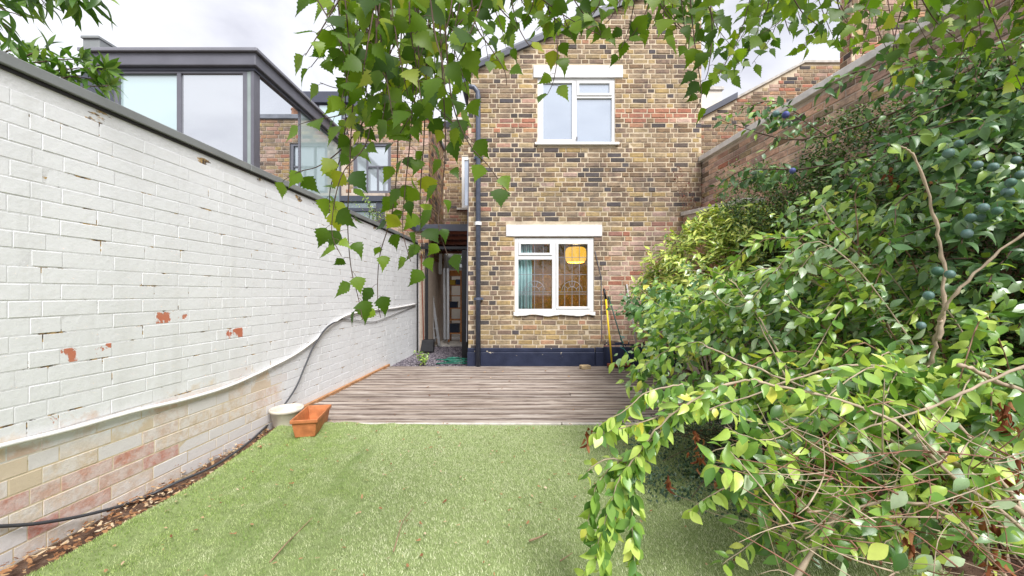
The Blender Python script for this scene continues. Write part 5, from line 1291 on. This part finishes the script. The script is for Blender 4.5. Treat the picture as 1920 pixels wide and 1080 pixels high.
sm([(1600,472),(1545,450),(1470,445)], (1.95,2.0), .003, .0015, (.036,.05), .03, .4); sm([(1612,480),(1608,430),(1605,360),(1640,300)], (1.95,2.0), .004, .0015, (.034,.05), .03, .5, bark=BARK_R)
sm([(1960,670),(1820,730),(1740,765),(1660,790),(1590,815),(1500,860)], (1.2,1.35), .005, .002, (.045,.062), .05, .45)
sm([(1960,740),(1880,720),(1820,690),(1795,685)], (1.35,1.3), .008, .006, LV=None)
sm([(1480,1110),(1560,970),(1590,900),(1605,850),(1630,780),(1650,745),(1700,735)], (1.25,1.6), .008, .006, (.045,.06), .06, .9)
sm([(1990,1060),(1920,960),(1800,800),(1700,700),(1560,690),(1400,745),(1250,790),(1120,800)], (1.2,1.75), .007, .0015, (.040,.056), .027, .68)
sm([(1960,930),(1760,880),(1600,790),(1450,810),(1330,850)], (1.4,1.4), .006, .0015, (.042,.058), .04, .5)
sm([(1900,1100),(1800,980),(1700,940),(1600,955),(1510,1010)], (1.2,1.2), .006, .002, (.045,.06), .05, .3)
for pix in ([(1290,765),(1215,830),(1180,880),(1160,950),(1140,1030),(1120,1110)], [(1250,800),(1200,850),(1185,920),(1188,1000),(1192,1090)], [(1215,840),(1165,862),(1125,900),(1105,960),(1098,1010)],
            [(1195,850),(1160,900),(1140,960),(1118,1030)], [(1320,760),(1240,780),(1160,805),(1110,812)], [(1280,720),(1215,735),(1170,770),(1120,800)], [(1400,900),(1330,930),(1290,960)]):
    Y = rd.uniform(1.22, 1.34); sp = shoot(sh_, None, [P(x, y, Y) for x, y in pix], .0028, .0009, BARK_P, .02, (0,0))
    for i, (p, t) in enumerate(along(sp, .0115)):
        s_ = 1 if i % 2 else -1; LS.add(p, Vector((s_ * rd.uniform(.15,.75), rd.gauss(-.1,.35), -1 + rd.gauss(0,.2))), Vector((rd.gauss(0,.5), -1, .4 + rd.gauss(0,.3))), rd.uniform(.040,.062))
for i in range(105):                                # large near leaves, lower right
    x, y, Y = rd.uniform(1560, 1930), rd.uniform(800, 1085), rd.uniform(1.1, 1.4); p = P(x, y, Y)
    (LG if rd.random() < .3 else LS).add(p, Vector((rd.gauss(-.3,.6), rd.gauss(-.2,.4), rd.gauss(-.5,.45))), Vector((rd.gauss(0,.45), -.6, .8)), rd.uniform(.045,.075))
for i in range(84):                                 # further shoots, all from the same rootstock
    g_ = rd.random()
    if g_ < .42:   tx, ty, Y = rd.uniform(1190, 1500), rd.uniform(520, 790), rd.uniform(1.9, 2.6)
    elif g_ < .80: tx, ty, Y = rd.uniform(1330, 1900), rd.uniform(740, 1060), rd.uniform(1.15, 1.55)
    else:          tx, ty, Y = rd.uniform(1420, 1750), rd.uniform(520, 760), rd.uniform(1.7, 2.3)
    tip = P(tx, ty, Y); tip.z = max(tip.z, .10); base = Vector((2.1 + rd.uniform(-.15,.15), 1.75 + rd.uniform(-.2,.2), .0))
    mid = base.lerp(tip, .55); mid.z = max(tip.z, .35) + rd.uniform(.05, .28); q1 = base.lerp(tip, .2); q1.z = mid.z * .6
    near = Y < 1.6
    shoot(sh_, LG if rd.random() < .28 else LS, [base, q1, mid, base.lerp(tip, .85) + Vector((0,0,(mid.z - tip.z) * .35)), tip], .0042, .0011, BARK_P if rd.random() < .5 else BARK_R, .027 if near else .026, (.046,.074) if near else (.044,.070), .34, True, .3, .7)
for (px, py, Y, r, n) in ((1320,620,2.45,(.42,.35,.30),400), (1230,690,2.5,(.26,.3,.22),220), (1250,600,2.7,(.2,.3,.2),160), (1400,720,2.1,(.36,.3,.16),190), (1640,430,2.25,(.36,.25,.18),200), (1560,640,2.2,(.45,.3,.25),120), (1690,900,1.5,(.42,.2,.22),190), (1500,960,1.55,(.3,.2,.14),150), (1850,760,1.45,(.25,.2,.2),110), (1380,560,2.6,(.4,.3,.25),260), (1700,420,2.0,(.30,.25,.14),150), (1860,560,1.7,(.2,.2,.2),90), (1530,400,2.6,(.3,.25,.14),120), (1600,370,2.3,(.28,.2,.10),80), (1800,330,1.9,(.25,.2,.12),70)):
    c_ = P(px, py, Y)
    for i in range(n):
        v = rv(rd); v.normalize(); v *= rd.random() ** .5; p = c_ + Vector((v.x*r[0], v.y*r[1], v.z*r[2]))
        if p.z < .04 or p.y < 1.05: continue
        (LG if rd.random() < .32 else LS).add(p, Vector((rd.gauss(-.35,.6), rd.gauss(-.3,.5), rd.gauss(-.45,.45))), Vector((rd.gauss(0,.45), -.45 + rd.gauss(0,.4), .8)), rd.choice((.030, .042, .054, .064, .076)) * rd.uniform(.85, 1.15))
LS.finish(sh_, n_ind=200); LG.finish(sh_, n_ind=100, rest='grey_leaves')
# withered leaf clusters
LD = Leaves(T_DRY, L_DRY)
for (x, y, Y) in ((1613,796,1.5),(1620,815,1.5),(1503,920,1.45),(1498,945,1.42),(1407,828,1.6),(1308,824,1.7),(1893,783,1.3),(1890,770,1.3),(1640,810,1.5),(1305,860,1.6),(1720,800,1.4),(1690,770,1.6),(1560,830,1.4),(1370,720,1.7),(1850,700,1.5),(1100,815,1.8),(1250,900,2.0),(1670,330,2.0),(1745,340,1.9),(1780,930,1.25),(1850,985,1.2),(1700,1000,1.25),(1620,900,1.4),(1560,870,1.45),(1900,890,1.2),(1440,1000,1.6),(1350,905,1.7),(1880,1050,1.15),(1760,860,1.35)):
    for i in range(9):
        p = P(x, y, Y) + Vector((rd.gauss(0,.012), rd.gauss(0,.015), rd.gauss(0,.022))); LD.add(p, Vector((rd.gauss(0,.4), rd.gauss(0,.4), -1)), rv(rd), rd.uniform(.022,.042))
LD.finish(sh_, name='dry_leaf', rest='dry_leaves')
# bare twigs in the thicket
for i in range(110):
    x, y = rd.uniform(1450, 1960), rd.uniform(820, 1090); Y = rd.uniform(1.15, 1.75); a = P(x, y, Y); a.z = max(a.z, .02)
    d = Vector((rd.gauss(-.1,.25), rd.gauss(0,.15), rd.gauss(.12,.12))); b = a + d; b.z = max(b.z, .02)
    k = MB(); k.tube(smooth([a, a.lerp(b,.5) + rv(rd,.02), b], 3), [rd.uniform(.0012,.0035), .0009], 4); k.build('twig', BARK_P if rd.random() < .6 else BARK_R, sh_, smooth=True)
for i in range(110):
    x, y = rd.uniform(1480, 1960), rd.uniform(840, 1090); Y = rd.uniform(1.06, 1.25); a = P(x, y, Y); d = Vector((rd.gauss(-.10,.14), rd.gauss(0,.08), rd.gauss(.07,.08))); b = a + d
    k = MB(); k.tube(smooth([a, a.lerp(b,.5) + rv(rd,.015), b], 3), [rd.uniform(.0013,.0032), .0009], 4); k.build('twig', BARK_P if rd.random() < .5 else BARK_RED, sh_, smooth=True)
k = MB(); k.tube(smooth([P(1985,1000,1.9), P(1880,900,2.0), P(1830,840,2.05), P(1790,800,2.1)], 5), [.035,.022], 9)
tag(k.build('leaning_branch', plain('brown_bark', (.24,.12,.07), .8, .2, .3, 20, bump=.4), smooth=True), 'thick bare brown branch leaning under the leafy shrub stems', 'branch')

# ================================================================== the neighbour's plant over the white wall
rd = random.Random(50)
nl_ = thing('laurel_shrub', 'glossy leaved shrub peeping over the grey coping of the white wall', 'shrub', (-2.7, 2.0, 0))
LN = Leaves(T_LANCE, L_LAUREL)
def lsprig(pix, Y, step=.010, size=(.07,.105), start=.35):
    pts = [P(x, y, Y + .03 * i) for i, (x, y) in enumerate(pix)]; sp = shoot(nl_, LN, pts, .006, .002, BARK_D, step, size, start, False, .05, .8, 'branch', flop=.25)
    p = sp[-1]; t = (sp[-1] - sp[-3]).normalized(); sd = t.orthogonal().normalized(); s2 = t.cross(sd)
    for j in range(9): a = j * 2.4; LN.add(p, t * .8 + (sd * math.cos(a) + s2 * math.sin(a)), t - (sd * math.cos(a) + s2 * math.sin(a)) * .3 + rv(rd,.15), rd.uniform(*size))
for pix in ([(-60,230),(10,140),(60,100),(85,92)], [(-60,220),(40,150),(120,130),(195,128)], [(-40,240),(60,165),(130,145),(180,150)], [(-80,190),(-20,110),(20,95),(35,92)], [(-60,200),(30,130),(90,115),(150,110)], [(0,220),(60,160),(100,140),(120,138)],
            [(-80,210),(-10,140),(30,120)], [(20,230),(110,180),(150,165),(205,160)]): lsprig(pix, 2.12)
LN.finish(nl_)
for i in range(6): k = MB(); k.tube(smooth([(-2.7,2.0+.05*i,-.02),(-2.72+.02*i,2.05,1.2),(-2.6-.02*i,2.1,2.2)]), [.018,.006], 7); k.build('stem', BARK_D, nl_, smooth=True)
nt_ = thing('overhanging_tree', 'leafy tree tips with narrow leaves hanging over the sky corner', 'tree', (-3.4, 1.4, -.02))
k = MB(); k.tube(smooth([(-3.4,1.4,-.05),(-3.3,1.5,1.5),(-3.0,1.7,2.6),(-2.5,1.9,2.95)]), [.06,.012], 9); k.build('trunk', BARK_D, nt_, smooth=True)
LT = Leaves(T_LANCE, L_LAUREL)
for pix in ([(-60,-60),(40,-30),(120,-5),(200,-2)], [(-80,-40),(0,-10),(60,0)], [(-60,-20),(0,15),(40,30)], [(20,-70),(90,-30),(150,0)], [(60,-80),(140,-40),(190,-10)], [(-60,10),(-10,30),(20,60)], [(0,-60),(60,-20),(85,12)]):
    pts = [P(x, y, 1.75 + .02*i) for i, (x, y) in enumerate(pix)]; shoot(nt_, LT, pts, .005, .0015, BARK_D, .013, (.075,.11), .1, False, .7, .5, 'branch', flop=.3)
LT.finish(nt_)
# small weeds
rd = random.Random(52)
def weed(c, h_, n, size, lab, mat=L_IVY, tm=T_OVATE):
    t_ = thing('weed', lab, 'plant', c); LW = Leaves(tm, mat)
    for i in range(n):
        a = rd.uniform(0, 6.28); b = Vector(c); e_ = b + Vector((math.cos(a)*h_*rd.uniform(.2,.8), math.sin(a)*h_*.6, h_*rd.uniform(.6,1))); shoot(t_, LW, [b, b.lerp(e_,.5)+Vector((0,0,h_*.15)), e_], .002, .0008, BARK_R, size[0]*.9, size, .2, True, .3, .7)
    LW.finish(t_)
weed(ground(795, 686, 0), .24, 9, (.03,.05), 'pale green weed growing in the gravel at the deck edge', L_SHRUB)
weed((-3.45, 8.35, 3.75), .55, 12, (.05,.09), 'feathery yellow green plant on the roof beside the mint glass', L_AUCUBA, T_LANCE)
weed((-2.55, 7.3, 2.35), .7, 9, (.04,.06), 'fine leafy climber below the neighbouring grey window', L_SHRUB, T_LANCE)
